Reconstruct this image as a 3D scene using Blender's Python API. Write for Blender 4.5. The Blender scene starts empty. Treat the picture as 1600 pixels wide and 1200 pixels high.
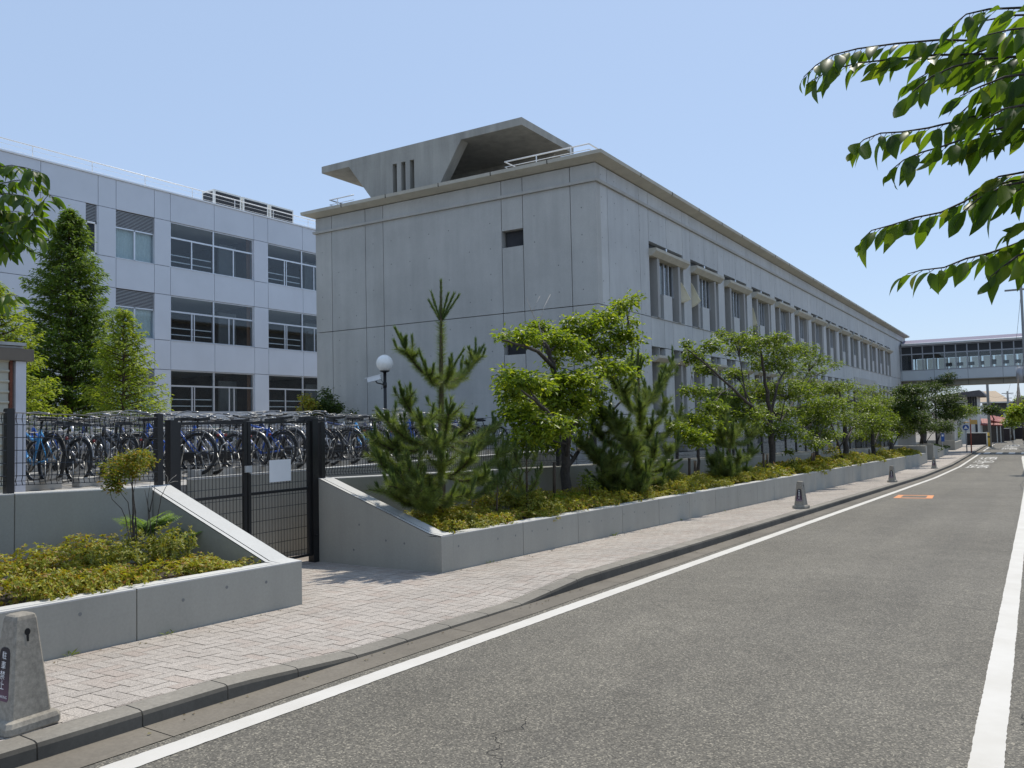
import bpy, math, random
import numpy as np
from mathutils import Vector
scene = bpy.context.scene
col = scene.collection
random.seed(11)
rng = np.random.default_rng(11)
RAD = math.radians

# ------------------------------------------------------------------ camera
YAW, PITCH, ROLL, FOC = RAD(31.997), RAD(2.7134), RAD(-1.2487), 1302.5
H = 1.55
_f = np.array([-math.sin(YAW)*math.cos(PITCH), math.cos(YAW)*math.cos(PITCH), math.sin(PITCH)])
_r = np.array([math.cos(YAW), math.sin(YAW), 0.0])
_u = np.cross(_r, _f)
R2 = math.cos(ROLL)*_r + math.sin(ROLL)*_u
U2 = -math.sin(ROLL)*_r + math.cos(ROLL)*_u
CAM = np.array([0, 0, H])
cd = bpy.data.cameras.new('camera')
cam = bpy.data.objects.new('camera', cd)
col.objects.link(cam)
from mathutils import Matrix
m = Matrix.Identity(4)
for i in range(3):
    m[i][0] = R2[i]; m[i][1] = U2[i]; m[i][2] = -_f[i]; m[i][3] = CAM[i]
cam.matrix_world = m
cd.sensor_width = 36
cd.lens = FOC/1600*36
cd.clip_start = 0.05
cd.clip_end = 3000
scene.camera = cam

def ray(x, y):                      # direction of a measured photo point
    return R2*((x-800)/FOC) + U2*(-(y-600)/FOC) + _f
def onX(x, y, X):
    d = ray(x, y); return CAM + X/d[0]*d
def onY(x, y, Y):
    d = ray(x, y); return CAM + Y/d[1]*d

GY = [-60, 0, 43, 58, 75, 95, 120, 160, 400]
GZ = [1.83, 0, -1.31, -1.62, -1.72, -1.80, -2.05, -2.3, -2.6]
def gz(y): return float(np.interp(y, GY, GZ))

# ------------------------------------------------------------------ mesh builder
OFF = {}
class MB:
    def __init__(s): s.v = []; s.f = []; s.mi = []; s.sm = []
    def add(s, vs, fs, mi=0, smooth=False):
        b = len(s.v); s.v += [tuple(map(float, p)) for p in vs]
        for f in fs:
            s.f.append(tuple(b+i for i in f)); s.mi.append(mi); s.sm.append(smooth)
        return s
    def hexa(s, p, mi=0):           # p: 4 bottom (ccw) + 4 top
        return s.add(p, [(3,2,1,0),(4,5,6,7),(0,1,5,4),(1,2,6,5),(2,3,7,6),(3,0,4,7)], mi)
    def box(s, x0, x1, y0, y1, z0, z1, mi=0):
        return s.hexa([(x0,y0,z0),(x1,y0,z0),(x1,y1,z0),(x0,y1,z0),(x0,y0,z1),(x1,y0,z1),(x1,y1,z1),(x0,y1,z1)], mi)
    def slab(s, x0, x1, y0, y1, zb, zt, mi=0):   # zb, zt functions of y (sloping along the street)
        return s.hexa([(x0,y0,zb(y0)),(x1,y0,zb(y0)),(x1,y1,zb(y1)),(x0,y1,zb(y1)),(x0,y0,zt(y0)),(x1,y0,zt(y0)),(x1,y1,zt(y1)),(x0,y1,zt(y1))], mi)
    def prism(s, poly, ax, a, b, mi=0):
        n = len(poly)
        def P(q, t):
            if ax == 'y': return (q[0], t, q[1])
            if ax == 'x': return (t, q[0], q[1])
            return (q[0], q[1], t)
        vs = [P(q, a) for q in poly] + [P(q, b) for q in poly]
        fs = [tuple(range(n))[::-1], tuple(range(n, 2*n))]
        fs += [(i, (i+1) % n, n+(i+1) % n, n+i) for i in range(n)]
        return s.add(vs, fs, mi)
    def tube(s, pts, r, n=6, mi=0, cap=True, smooth=True):
        pts = [Vector(p) for p in pts]
        k = len(pts)
        rs = r if isinstance(r, (list, tuple)) else [r]*k
        vs = []; ref = None
        for i in range(k):
            t = (pts[min(i+1, k-1)] - pts[max(i-1, 0)])
            if t.length < 1e-9: t = Vector((0, 0, 1))
            t.normalize()
            if ref is None:
                ref = Vector((0, 0, 1)) if abs(t.z) < .9 else Vector((1, 0, 0))
            a = (ref - t*ref.dot(t))
            if a.length < 1e-6: a = t.orthogonal()
            a.normalize(); b = t.cross(a); ref = a
            for j in range(n):
                an = 2*math.pi*j/n
                vs.append(pts[i] + (a*math.cos(an) + b*math.sin(an))*rs[i])
        fs = [(i*n+j, i*n+(j+1) % n, (i+1)*n+(j+1) % n, (i+1)*n+j) for i in range(k-1) for j in range(n)]
        if cap: fs += [tuple(range(n))[::-1], tuple((k-1)*n+j for j in range(n))]
        return s.add(vs, fs, mi, smooth)
    def lathe(s, prof, c, n=24, mi=0, smooth=True):
        vs = []
        for r, z in prof:
            for j in range(n):
                a = 2*math.pi*j/n
                vs.append((c[0]+r*math.cos(a), c[1]+r*math.sin(a), c[2]+z))
        k = len(prof)
        fs = [(i*n+j, i*n+(j+1) % n, (i+1)*n+(j+1) % n, (i+1)*n+j) for i in range(k-1) for j in range(n)]
        fs += [tuple(range(n))[::-1], tuple((k-1)*n+j for j in range(n))]
        return s.add(vs, fs, mi, smooth)
    def torus(s, c, R, r, n=28, m_=6, mi=0, a0=0, a1=2*math.pi):   # ring in the xz plane
        full = abs(a1-a0-2*math.pi) < 1e-6
        k = n if full else n+1
        vs = []
        for i in range(k):
            a = a0+(a1-a0)*i/n
            for j in range(m_):
                b = 2*math.pi*j/m_
                rr = R+r*math.cos(b)
                vs.append((c[0]+rr*math.cos(a), c[1]+r*math.sin(b), c[2]+rr*math.sin(a)))
        fs = []
        for i in range(n):
            i2 = (i+1) % k
            for j in range(m_):
                fs.append((i*m_+j, i2*m_+j, i2*m_+(j+1) % m_, i*m_+(j+1) % m_))
        return s.add(vs, fs, mi, True)
    def build(s, name, mats, parent=None, loc=None, bevel=0):
        if not isinstance(mats, (list, tuple)): mats = [mats]
        o = Vector((0, 0, 0))
        if parent is not None: o = OFF.get(parent.name, Vector((0, 0, 0)))
        if loc is not None: o = Vector(loc)
        me = bpy.data.meshes.new(name)
        me.from_pydata([(x-o[0], y-o[1], z-o[2]) for x, y, z in s.v], [], s.f)
        for mt in mats: me.materials.append(mt)
        me.polygons.foreach_set('material_index', s.mi)
        me.polygons.foreach_set('use_smooth', s.sm)
        me.update()
        ob = bpy.data.objects.new(name, me); col.objects.link(ob)
        if parent is not None:
            ob.parent = parent
        elif loc is not None: ob.location = loc
        OFF[ob.name] = o
        if bevel:
            b = ob.modifiers.new('bevel', 'BEVEL'); b.width = bevel; b.segments = 2; b.limit_method = 'ANGLE'
        return ob

def np_mesh(name, V, F, mat, parent=None, loc=None, smooth=False):
    """V (n,3) array, F (k,3 or 4) array -> one mesh object"""
    o = np.zeros(3)
    if parent is not None: o = np.array(OFF.get(parent.name, (0, 0, 0)), float)
    if loc is not None: o = np.array(loc, float)
    V = np.asarray(V, np.float32) - o.astype(np.float32)
    F = np.asarray(F, np.int32)
    me = bpy.data.meshes.new(name)
    k, w = F.shape
    me.vertices.add(len(V)); me.vertices.foreach_set('co', V.ravel())
    me.loops.add(k*w); me.loops.foreach_set('vertex_index', F.ravel())
    me.polygons.add(k)
    me.polygons.foreach_set('loop_start', np.arange(0, k*w, w, dtype=np.int32))
    me.polygons.foreach_set('loop_total', np.full(k, w, np.int32))
    if smooth: me.polygons.foreach_set('use_smooth', np.ones(k, bool))
    me.update(calc_edges=True)
    me.materials.append(mat)
    ob = bpy.data.objects.new(name, me); col.objects.link(ob)
    if parent is not None: ob.parent = parent
    elif loc is not None: ob.location = loc
    OFF[ob.name] = Vector(o)
    return ob

def tag(o, label, cat, group=None):
    o['label'] = label; o['category'] = cat
    if group: o['group'] = group
    return o
def thing(name, label, cat, loc=(0, 0, 0), group=None):
    o = bpy.data.objects.new(name, None); col.objects.link(o)
    o.location = loc; o.empty_display_size = .2
    OFF[o.name] = Vector(loc)
    return tag(o, label, cat, group)
def struct(o, kind='structure'):
    o['kind'] = kind; return o
def copy_tree(o, parent=None):
    c = o.copy(); col.objects.link(c)
    if parent is not None: c.parent = parent
    for ch in list(o.children): copy_tree(ch, c)
    return c
def dup(root, loc, rz=0, label=None, group=None):
    c = copy_tree(root); c.location = loc; c.rotation_euler = (0, 0, rz)
    if label: c['label'] = label
    if group: c['group'] = group
    return c

# ------------------------------------------------------------------ materials
def _nodes(name):
    mt = bpy.data.materials.new(name); mt.use_nodes = True
    nt = mt.node_tree; nt.nodes.clear()
    out = nt.nodes.new('ShaderNodeOutputMaterial')
    bs = nt.nodes.new('ShaderNodeBsdfPrincipled')
    nt.links.new(bs.outputs[0], out.inputs[0])
    return mt, nt, bs, out
def N(nt, t, **kw):
    n = nt.nodes.new(t)
    for k, v in kw.items():
        if k in n.inputs: n.inputs[k].default_value = v
        else: setattr(n, k, v)
    return n
def ramp(nt, fac, stops):
    r = nt.nodes.new('ShaderNodeValToRGB')
    el = r.color_ramp.elements
    while len(el) < len(stops): el.new(.5)
    for e, (p, c) in zip(el, stops):
        e.position = p; e.color = (*c, 1) if len(c) == 3 else c
    nt.links.new(fac, r.inputs[0]); return r.outputs[0]
def mixc(nt, fac, a, b, mode='MIX'):
    n = nt.nodes.new('ShaderNodeMix'); n.data_type = 'RGBA'; n.blend_type = mode
    for i, v in ((0, fac), (6, a), (7, b)):
        if hasattr(v, 'is_output'): nt.links.new(v, n.inputs[i])
        elif i == 0: n.inputs[0].default_value = v
        else: n.inputs[i].default_value = (*v, 1)
    return n.outputs[2]
def tex(nt, kind, scale, detail=4, rough=.6, coord='Object', sc=None):
    tc = nt.nodes.new('ShaderNodeTexCoord')
    src = tc.outputs[coord]
    if sc:
        mp = nt.nodes.new('ShaderNodeMapping'); mp.inputs['Scale'].default_value = sc
        nt.links.new(src, mp.inputs[0]); src = mp.outputs[0]
    if kind == 'noise':
        n = N(nt, 'ShaderNodeTexNoise', Scale=scale, Detail=detail, Roughness=rough)
        o = n.outputs[0]
    else:
        n = N(nt, 'ShaderNodeTexVoronoi', Scale=scale); o = n.outputs['Distance'] if kind == 'voro' else n.outputs['Color']
    nt.links.new(src, n.inputs['Vector'])
    return o
def bump(nt, bs, h, st, dist=.01):
    b = N(nt, 'ShaderNodeBump', Strength=st, Distance=dist)
    nt.links.new(h, b.inputs['Height']); nt.links.new(b.outputs[0], bs.inputs['Normal'])
def sc3(c, k): return tuple(min(1, max(0, x*k)) for x in c)

def plain(name, c, rough=.6, metal=0, var=.12, scale=6, bst=0, bsc=80, spec=.5, coat=0):
    mt, nt, bs, out = _nodes(name)
    n = tex(nt, 'noise', scale)
    nt.links.new(ramp(nt, n, [(.3, sc3(c, 1-var)), (.7, sc3(c, 1+var))]), bs.inputs['Base Color'])
    bs.inputs['Roughness'].default_value = rough; bs.inputs['Metallic'].default_value = metal
    bs.inputs['Specular IOR Level'].default_value = spec
    if coat: bs.inputs['Coat Weight'].default_value = coat
    if bst: bump(nt, bs, tex(nt, 'noise', bsc, 3), bst)
    return mt
def concrete(name, c, stain=.16, streak=.12, fine=.06, rough=.85, pits=True):
    mt, nt, bs, out = _nodes(name)
    big = tex(nt, 'noise', .55, 5, .65)
    st = tex(nt, 'noise', 1.0, 5, .6, sc=(2.6, 2.6, .22))
    fi = tex(nt, 'noise', 38, 4, .7)
    a = ramp(nt, big, [(.3, sc3(c, 1-stain)), (.7, sc3(c, 1+stain*.6))])
    s_ = ramp(nt, st, [(.32, (1-streak,)*3), (.62, (1.0,)*3)])
    f_ = ramp(nt, fi, [(.3, (1-fine*2,)*3), (.75, (1.0,)*3)])
    g = nt.nodes.new('ShaderNodeNewGeometry')
    p_ = ramp(nt, g.outputs['Random Per Island'], [(0, (.94, .945, .95)), (1, (1.0, .995, .985))])
    x = mixc(nt, 1.0, a, s_, 'MULTIPLY'); x = mixc(nt, 1.0, x, f_, 'MULTIPLY'); x = mixc(nt, 1.0, x, p_, 'MULTIPLY')
    nt.links.new(x, bs.inputs['Base Color'])
    bs.inputs['Roughness'].default_value = rough
    bs.inputs['Specular IOR Level'].default_value = .25
    bump(nt, bs, tex(nt, 'noise', 55, 4), .12, .006)
    return mt
def leafmat(name, stops, transl=.38, rough=.45, tcol=None, gloss=.35):
    mt, nt, bs, out = _nodes(name)
    g = nt.nodes.new('ShaderNodeNewGeometry')
    c = ramp(nt, g.outputs['Random Per Island'], stops)
    nt.links.new(c, bs.inputs['Base Color'])
    bs.inputs['Roughness'].default_value = rough
    bs.inputs['Specular IOR Level'].default_value = gloss
    tr = nt.nodes.new('ShaderNodeBsdfTranslucent')
    tc = mixc(nt, 1.0, c, tcol or (1.5, 1.5, .7), 'MULTIPLY')
    nt.links.new(tc, tr.inputs[0])
    mx = nt.nodes.new('ShaderNodeMixShader'); mx.inputs[0].default_value = transl
    nt.links.new(bs.outputs[0], mx.inputs[1]); nt.links.new(tr.outputs[0], mx.inputs[2])
    nt.links.new(mx.outputs[0], out.inputs[0])
    return mt
def glass(name, tint=(.75, .8, .82), refl=.06):
    mt, nt, bs, out = _nodes(name)
    t = nt.nodes.new('ShaderNodeBsdfTransparent'); t.inputs[0].default_value = (*tint, 1)
    g = nt.nodes.new('ShaderNodeBsdfGlossy'); g.inputs['Roughness'].default_value = .02
    lw = N(nt, 'ShaderNodeLayerWeight', Blend=.5)
    p_ = N(nt, 'ShaderNodeMath', operation='POWER'); p_.inputs[1].default_value = 4.0; nt.links.new(lw.outputs['Facing'], p_.inputs[0])
    fr = N(nt, 'ShaderNodeMath', operation='MULTIPLY_ADD'); fr.inputs[1].default_value = .6; fr.inputs[2].default_value = refl*.5; nt.links.new(p_.outputs[0], fr.inputs[0])
    mx = nt.nodes.new('ShaderNodeMixShader')
    nt.links.new(fr.outputs[0], mx.inputs[0]); nt.links.new(t.outputs[0], mx.inputs[1]); nt.links.new(g.outputs[0], mx.inputs[2])
    nt.links.new(mx.outputs[0], out.inputs[0])
    return mt

def asphalt(name):
    mt, nt, bs, out = _nodes(name)
    big = tex(nt, 'noise', .35, 5, .6)
    mid = tex(nt, 'noise', 3.0, 4, .6)
    sp = tex(nt, 'vorc', 112)
    fi = tex(nt, 'noise', 240, 2, .5)
    a = ramp(nt, big, [(.3, (.136, .126, .108)), (.7, (.174, .162, .140))])
    m_ = ramp(nt, mid, [(.3, (.86,)*3), (.7, (1.04,)*3)])
    v = nt.nodes.new('ShaderNodeSeparateColor'); nt.links.new(sp, v.inputs[0])
    s_ = ramp(nt, v.outputs[0], [(0, (.50, .50, .49)), (.5, (.90, .895, .88)), (.84, (1.2, 1.18, 1.13)), (.965, (2.1, 2.05, 1.92))])
    trk = ramp(nt, tex(nt, 'noise', 1.0, 4, .6, sc=(1.5, .07, 1)), [(.34, (.90, .90, .90)), (.62, (1.05, 1.045, 1.03))])
    blot = ramp(nt, tex(nt, 'noise', .8, 6, .7), [(.20, (.80, .80, .80)), (.36, (1, 1, 1))])
    x = mixc(nt, 1, a, m_, 'MULTIPLY'); x = mixc(nt, 1, x, s_, 'MULTIPLY'); x = mixc(nt, 1, x, trk, 'MULTIPLY'); x = mixc(nt, 1, x, blot, 'MULTIPLY')
    nt.links.new(x, bs.inputs['Base Color'])
    bs.inputs['Roughness'].default_value = .85
    bs.inputs['Specular IOR Level'].default_value = .3
    bump(nt, bs, fi, .5, .006)
    return mt
def paver(name):
    mt, nt, bs, out = _nodes(name)
    g = nt.nodes.new('ShaderNodeNewGeometry')
    a = ramp(nt, g.outputs['Random Per Island'], [(0, (.405, .345, .30)), (.35, (.43, .385, .34)), (.7, (.45, .405, .36)), (1, (.39, .35, .31))])
    sp = tex(nt, 'vorc', 210); v = nt.nodes.new('ShaderNodeSeparateColor'); nt.links.new(sp, v.inputs[0])
    s_ = ramp(nt, v.outputs[0], [(0, (.55,)*3), (.35, (.9,)*3), (.85, (1.12,)*3), (1, (1.35,)*3)])
    big = ramp(nt, tex(nt, 'noise', .9, 5), [(.3, (.82,)*3), (.65, (1.02,)*3)])
    x = mixc(nt, 1, a, s_, 'MULTIPLY'); x = mixc(nt, 1, x, big, 'MULTIPLY')
    nt.links.new(x, bs.inputs['Base Color']); bs.inputs['Roughness'].default_value = .9
    bs.inputs['Specular IOR Level'].default_value = .2
    bump(nt, bs, tex(nt, 'noise', 200, 2), .3, .004)
    return mt
def worn_paint(name, c, thr=.3, under=(.12, .115, .11)):
    mt, nt, bs, out = _nodes(name)
    n1 = tex(nt, 'noise', 26, 6, .75)
    f = ramp(nt, n1, [(thr-.02, (0, 0, 0)), (thr+.03, (1, 1, 1))])
    d = ramp(nt, tex(nt, 'noise', 2.2, 4), [(.3, (.88, .87, .85)), (.7, (1, 1, 1))])
    x = mixc(nt, 1, c, d, 'MULTIPLY')
    nt.links.new(mixc(nt, f, under, x), bs.inputs['Base Color'])
    bs.inputs['Roughness'].default_value = .7
    bump(nt, bs, tex(nt, 'noise', 150, 2), .25, .004)
    return mt
def curtainmat(name, c):
    mt, nt, bs, out = _nodes(name)
    bs.inputs['Base Color'].default_value = (*c, 1); bs.inputs['Roughness'].default_value = .9
    tr = nt.nodes.new('ShaderNodeBsdfTranslucent'); tr.inputs[0].default_value = (*c, 1)
    mx = nt.nodes.new('ShaderNodeMixShader'); mx.inputs[0].default_value = .5
    nt.links.new(bs.outputs[0], mx.inputs[1]); nt.links.new(tr.outputs[0], mx.inputs[2]); nt.links.new(mx.outputs[0], out.inputs[0])
    return mt

M = {}
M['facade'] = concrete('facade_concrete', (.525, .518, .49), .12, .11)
M['street'] = concrete('street_concrete_lit', (.61, .615, .605), .11, .11)  # gable concrete in a lighter colour, painting in the brighter light here
M['roofdeck'] = plain('roof_membrane', (.10, .10, .095), .9, var=.2, scale=1)
M['finc_shaded'] = concrete('fin_concrete_shaded', (.44, .435, .42), .1, .1)  # same concrete again, colour darkened to paint in shade on the fins
M['panelw'] = curtainmat('back_panel_white', (.86, .88, .88))
M['facade_dark'] = plain('joint_dark', (.03, .03, .03), .9)
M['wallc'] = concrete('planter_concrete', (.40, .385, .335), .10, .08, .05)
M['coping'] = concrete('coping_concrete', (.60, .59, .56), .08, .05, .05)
M['canopyc'] = concrete('canopy_concrete', (.46, .445, .40), .10, .26)
M['cornicec'] = concrete('cornice_concrete', (.58, .55, .47), .1, .12)
M['kerb'] = concrete('kerb_concrete', (.29, .265, .225), .22, .1, .14)
M['gutter'] = concrete('gutter_concrete', (.215, .19, .155), .22, .15, .12)
M['lot'] = concrete('lot_concrete', (.42, .40, .37), .15, .05, .08)
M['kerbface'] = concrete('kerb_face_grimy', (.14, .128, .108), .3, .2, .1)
M['rackc'] = concrete('rack_concrete', (.5, .48, .44), .1, .1)
M['asphalt'] = asphalt('asphalt')
M['paver'] = paver('paver_blocks')
M['joint'] = plain('paver_joint', (.27, .235, .205), .95)
M['linew'] = worn_paint('road_line_white', (.58, .555, .51), .27)
M['lineo'] = worn_paint('road_line_orange', (.70, .26, .08), .33)
M['lettering'] = worn_paint('road_letter_white', (.62, .60, .56), .43)
M['crack'] = plain('crack_dark', (.02, .02, .02), .95)
M['seam'] = plain('seam_dark', (.075, .072, .068), .95)
M['soil'] = plain('soil', (.055, .042, .03), .95, var=.4, scale=20, bst=.6, bsc=40)
M['ground'] = plain('bare_ground', (.20, .18, .15), .95, var=.2, scale=.6, bst=.3)
M['fence'] = plain('fence_black', (.012, .012, .013), .42, 0, .1)
M['wing'] = plain('wing_panel', (.575, .61, .665), .45, 0, .05, .5)
M['wingtrim'] = plain('white_trim', (.78, .79, .80), .4, .0, .04)
M['alu'] = plain('aluminium', (.62, .64, .67), .35, .6, .06)
M['louvre'] = plain('louvre_grey', (.42, .44, .46), .5, .2, .06)
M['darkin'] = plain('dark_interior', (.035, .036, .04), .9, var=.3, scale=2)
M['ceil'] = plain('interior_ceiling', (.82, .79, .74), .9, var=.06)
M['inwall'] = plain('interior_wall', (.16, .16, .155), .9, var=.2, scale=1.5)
M['wood'] = plain('wood_brown', (.20, .09, .045), .6, var=.2)
M['glass'] = glass('window_glass', (.82, .86, .88), .11)
M['dglass'] = glass('tinted_glass', (.62, .64, .66))
M['greencurt'] = plain('pale_green_curtain', (.72, .80, .76), .9, var=.07, scale=9)
M['cream'] = curtainmat('cream_curtain', (.90, .86, .72))
M['curt'] = plain('curtain_inside', (.82, .76, .60), .9, var=.15, scale=12)
M['rail'] = plain('rail_white', (.78, .78, .77), .35, .1, .04)
M['acbody'] = plain('ac_casing', (.70, .70, .66), .5, 0, .06)
M['acgrille'] = plain('ac_grille', (.025, .027, .03), .6)
M['tyre'] = plain('tyre_rubber', (.018, .018, .018), .75)
M['chrome'] = plain('steel_bright', (.24, .24, .24), .36, .8, .3)
M['steel'] = plain('galvanised_steel', (.36, .36, .35), .45, .6, .2)
M['blackp'] = plain('black_plastic', (.02, .02, .02), .5)
M['bollard'] = concrete('bollard_stone', (.46, .415, .345), .22, .25, .22)
M['keyhole'] = plain('hole_dark', (.004, .004, .004), .9)
M['plate_k'] = plain('plate_black', (.02, .018, .022), .45)
M['plate_p'] = plain('plate_purple', (.10, .035, .085), .45, var=.2, scale=9)
M['paper'] = plain('paper_white', (.74, .76, .78), .7, var=.03)
M['white'] = plain('white_letter', (.85, .85, .85), .6, var=.02)
M['globe'] = plain('lamp_globe', (.88, .87, .83), .25, var=.01, coat=.2)
M['shedwall'] = plain('shed_corrugated', (.46, .44, .36), .55, 0, .1)
M['shedbeam'] = plain('shed_beam_brown', (.155, .125, .095), .5, 0, .1)
M['rust'] = plain('rusty_steel', (.14, .045, .025), .8, var=.4, scale=30)
M['postw'] = plain('post_pale', (.62, .62, .66), .5, 0, .05)
M['bark'] = plain('bark_grey', (.05, .041, .034), .9, var=.35, scale=14, bst=.8, bsc=30)
M['barkp'] = plain('bark_pine', (.085, .058, .038), .9, var=.35, scale=18, bst=.8, bsc=40)
M['deadwood'] = plain('dead_twig', (.42, .39, .35), .9, var=.2)
M['stake'] = plain('stake_wood', (.07, .05, .035), .9, var=.3, scale=12)
M['housew'] = plain('house_render', (.60, .59, .54), .8, var=.06)
M['housed'] = plain('house_dark', (.07, .065, .06), .8, var=.2)
M['roofd'] = plain('roof_slate', (.09, .085, .09), .7, var=.2)
M['rooft'] = plain('roof_tan', (.42, .32, .22), .8, var=.12)
M['roofr'] = plain('roof_red', (.28, .05, .035), .6, var=.15)
M['brick'] = plain('dark_brick', (.035, .026, .024), .85, var=.4, scale=8)
M['polec'] = concrete('pole_concrete', (.30, .30, .29), .1, .1)
M['yellow'] = plain('yellow_paint', (.66, .42, .04), .5)
M['redp'] = plain('red_paint', (.30, .06, .03), .5, var=.15)
M['bluep'] = plain('sign_blue', (.03, .10, .36), .45)
M['orangeb'] = plain('sign_amber', (.60, .36, .10), .5)
M['cable'] = plain('cable_black', (.02, .02, .02), .6)
M['bridge'] = plain('bridge_panel', (.52, .55, .56), .5, .0, .06, .8)
M['bridgeroof'] = plain('bridge_roof', (.20, .185, .25), .7, 0, .06, spec=.1)
M['bridgesoffit'] = concrete('bridge_soffit', (.33, .30, .24), .1, .1)
M['poster'] = plain('poster_grey', (.14, .16, .18), .7, var=.5, scale=6)
M['mullion'] = plain('mullion_grey', (.32, .33, .35), .45, .3, .05)
# foliage
M['l_azalea'] = leafmat('leaf_azalea', [(0, (.18, .20, .026)), (.35, (.30, .315, .034)), (.65, (.39, .375, .04)), (.88, (.37, .25, .035)), (1, (.25, .10, .03))], .34, .5)
M['l_azalea2'] = leafmat('leaf_azalea_green', [(0, (.12, .15, .022)), (.4, (.21, .235, .028)), (.8, (.30, .29, .034)), (1, (.31, .22, .034))], .34, .5)
M['l_maple'] = leafmat('leaf_bright_green', [(0, (.09, .14, .018)), (.4, (.16, .225, .022)), (.8, (.23, .29, .028)), (1, (.31, .335, .035))], .5, .42)
M['l_cherry'] = leafmat('leaf_cherry', [(0, (.07, .11, .018)), (.5, (.13, .185, .025)), (1, (.22, .275, .032))], .5, .4)
M['l_dark'] = leafmat('leaf_dark', [(0, (.03, .055, .015)), (.5, (.055, .09, .02)), (1, (.10, .145, .028))], .38, .42)
M['l_big'] = leafmat('leaf_cherry_close', [(0, (.034, .068, .013)), (.5, (.058, .105, .019)), (.86, (.075, .12, .02)), (.97, (.10, .145, .024)), (1, (.15, .17, .03))], .55, .42, (2.8, 2.7, .55), .26)
M['l_orange'] = leafmat('leaf_orange', [(0, (.09, .13, .02)), (.5, (.17, .20, .026)), (.84, (.28, .21, .03)), (1, (.36, .18, .035))], .42, .5)
M['l_conif'] = leafmat('leaf_conifer', [(0, (.065, .115, .024)), (.5, (.115, .185, .034)), (1, (.22, .29, .045))], .45, .55)
M['l_conifl'] = leafmat('leaf_conifer_light', [(0, (.13, .19, .022)), (.5, (.23, .30, .032)), (1, (.36, .40, .05))], .45, .55)
M['l_fern'] = leafmat('leaf_fern', [(0, (.12, .20, .04)), (1, (.24, .34, .08))], .4, .5)
M['l_pine'] = leafmat('needle_pine', [(0, (.09, .125, .04)), (.5, (.145, .195, .055)), (1, (.23, .28, .08))], .4, .5)
M['l_candle'] = leafmat('needle_young', [(0, (.055, .095, .03)), (.6, (.095, .15, .045)), (1, (.17, .23, .07))], .35, .5)
M['l_grass'] = leafmat('leaf_weed', [(0, (.09, .13, .02)), (1, (.2, .24, .04))], .35, .5)
# ------------------------------------------------------------------ the ground, the road, the pavement
def strip(name, mat, x0, x1, ys, off, th=.0, kind='structure'):
    """sheet following the street's fall; x0, x1 may be functions of y"""
    fx0 = x0 if callable(x0) else (lambda y: x0)
    fx1 = x1 if callable(x1) else (lambda y: x1)
    fo = off if callable(off) else (lambda y: off)
    b = MB(); vs = []; fs = []
    for y in ys:
        vs += [(fx0(y), y, gz(y)+fo(y)), (fx1(y), y, gz(y)+fo(y))]
    for i in range(len(ys)-1): fs.append((2*i, 2*i+1, 2*i+3, 2*i+2))
    b.add(vs, fs); o = b.build(name, mat)
    o['kind'] = kind
    return o
YS = sorted(set(list(np.arange(-12, 130, 1.0)) + [43, 58, 75, 95, 120, 160, 220, 400]))
def lerp(y, a, b): return float(np.interp(y, a, b))
def rightx(y): return lerp(y, [-12, 22, 45, 70, 130], [-.19, -.22, -.30, -.75, -1.3])
YG = [-300, -60] + [y for y in np.arange(-40, 130, 5.0)] + [160, 220, 400, 1200]
strip('ground', M['ground'], -700, 700, YG, lambda y: -.6)
strip('road', M['asphalt'], -4.30, 9, YS, -.07)
# kerb height profile: dropped in front of the gate
def kh(y): return lerp(y, [-12, 3.7, 4.9, 7.2, 8.6, 200], [.105, .105, .035, .035, .125, .125])
KX = -4.45
YK = sorted(set(list(np.arange(-6, 10, .3)) + list(np.arange(10, 102, 1.5))))
# kerb stones: separate lengths with open joints in one strip
b = MB()
y = -6.0
while y < 112:
    L = .6 if y < 20 else 2.0
    ya, yb = y+.004, y+L-.006
    n = 3
    prof = lambda yy: [(KX+.02, gz(yy)-.2), (KX+.015, gz(yy)-.07+kh(yy)-.03), (KX+.006, gz(yy)-.07+kh(yy)-.008), (KX-.02, gz(yy)-.07+kh(yy)), (KX-.15, gz(yy)-.07+kh(yy)+.004), (KX-.15, gz(yy)-.2)]
    yy = [ya+(yb-ya)*i/n for i in range(n+1)]
    vs = []
    for t in yy: vs += [(p[0], t, p[1]) for p in prof(t)]
    fs = [(i*6+j, i*6+(j+1) % 6, (i+1)*6+(j+1) % 6, (i+1)*6+j) for i in range(n) for j in range(6)]
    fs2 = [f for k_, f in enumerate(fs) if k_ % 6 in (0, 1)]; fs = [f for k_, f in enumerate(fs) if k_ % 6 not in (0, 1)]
    fs += [(5,4,3,2,1,0), tuple(n*6+j for j in range(6))]
    b.add(vs, fs); b.add(vs, fs2, 1)
    y += L
b.build('kerb_strip', [M['kerb'], M['kerbface']])['kind'] = 'structure'
strip('kerb_bed', M['joint'], KX-.14, KX+.012, YS, lambda y: -.075)
# concrete gutter between the kerb and the asphalt, in lengths
b = MB(); y = -6.0
while y < 112:
    L = 3.0
    n = 3; ya, yb = y+.004, y+L-.004
    vs = []
    for i in range(n+1):
        t = ya+(yb-ya)*i/n; w = .012*math.sin(t*3.1)+.008*math.sin(t*11)
        vs += [(KX+.015, t, gz(t)-.060), (-4.17+w, t, gz(t)-.0655)]
    b.add(vs, [(2*i, 2*i+1, 2*i+3, 2*i+2) for i in range(n)])
    y += L
b.build('gutter', M['gutter'])['kind'] = 'structure'
strip('gutter_bed', M['seam'], KX-.02, -4.20, YS, -.0685)
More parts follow.
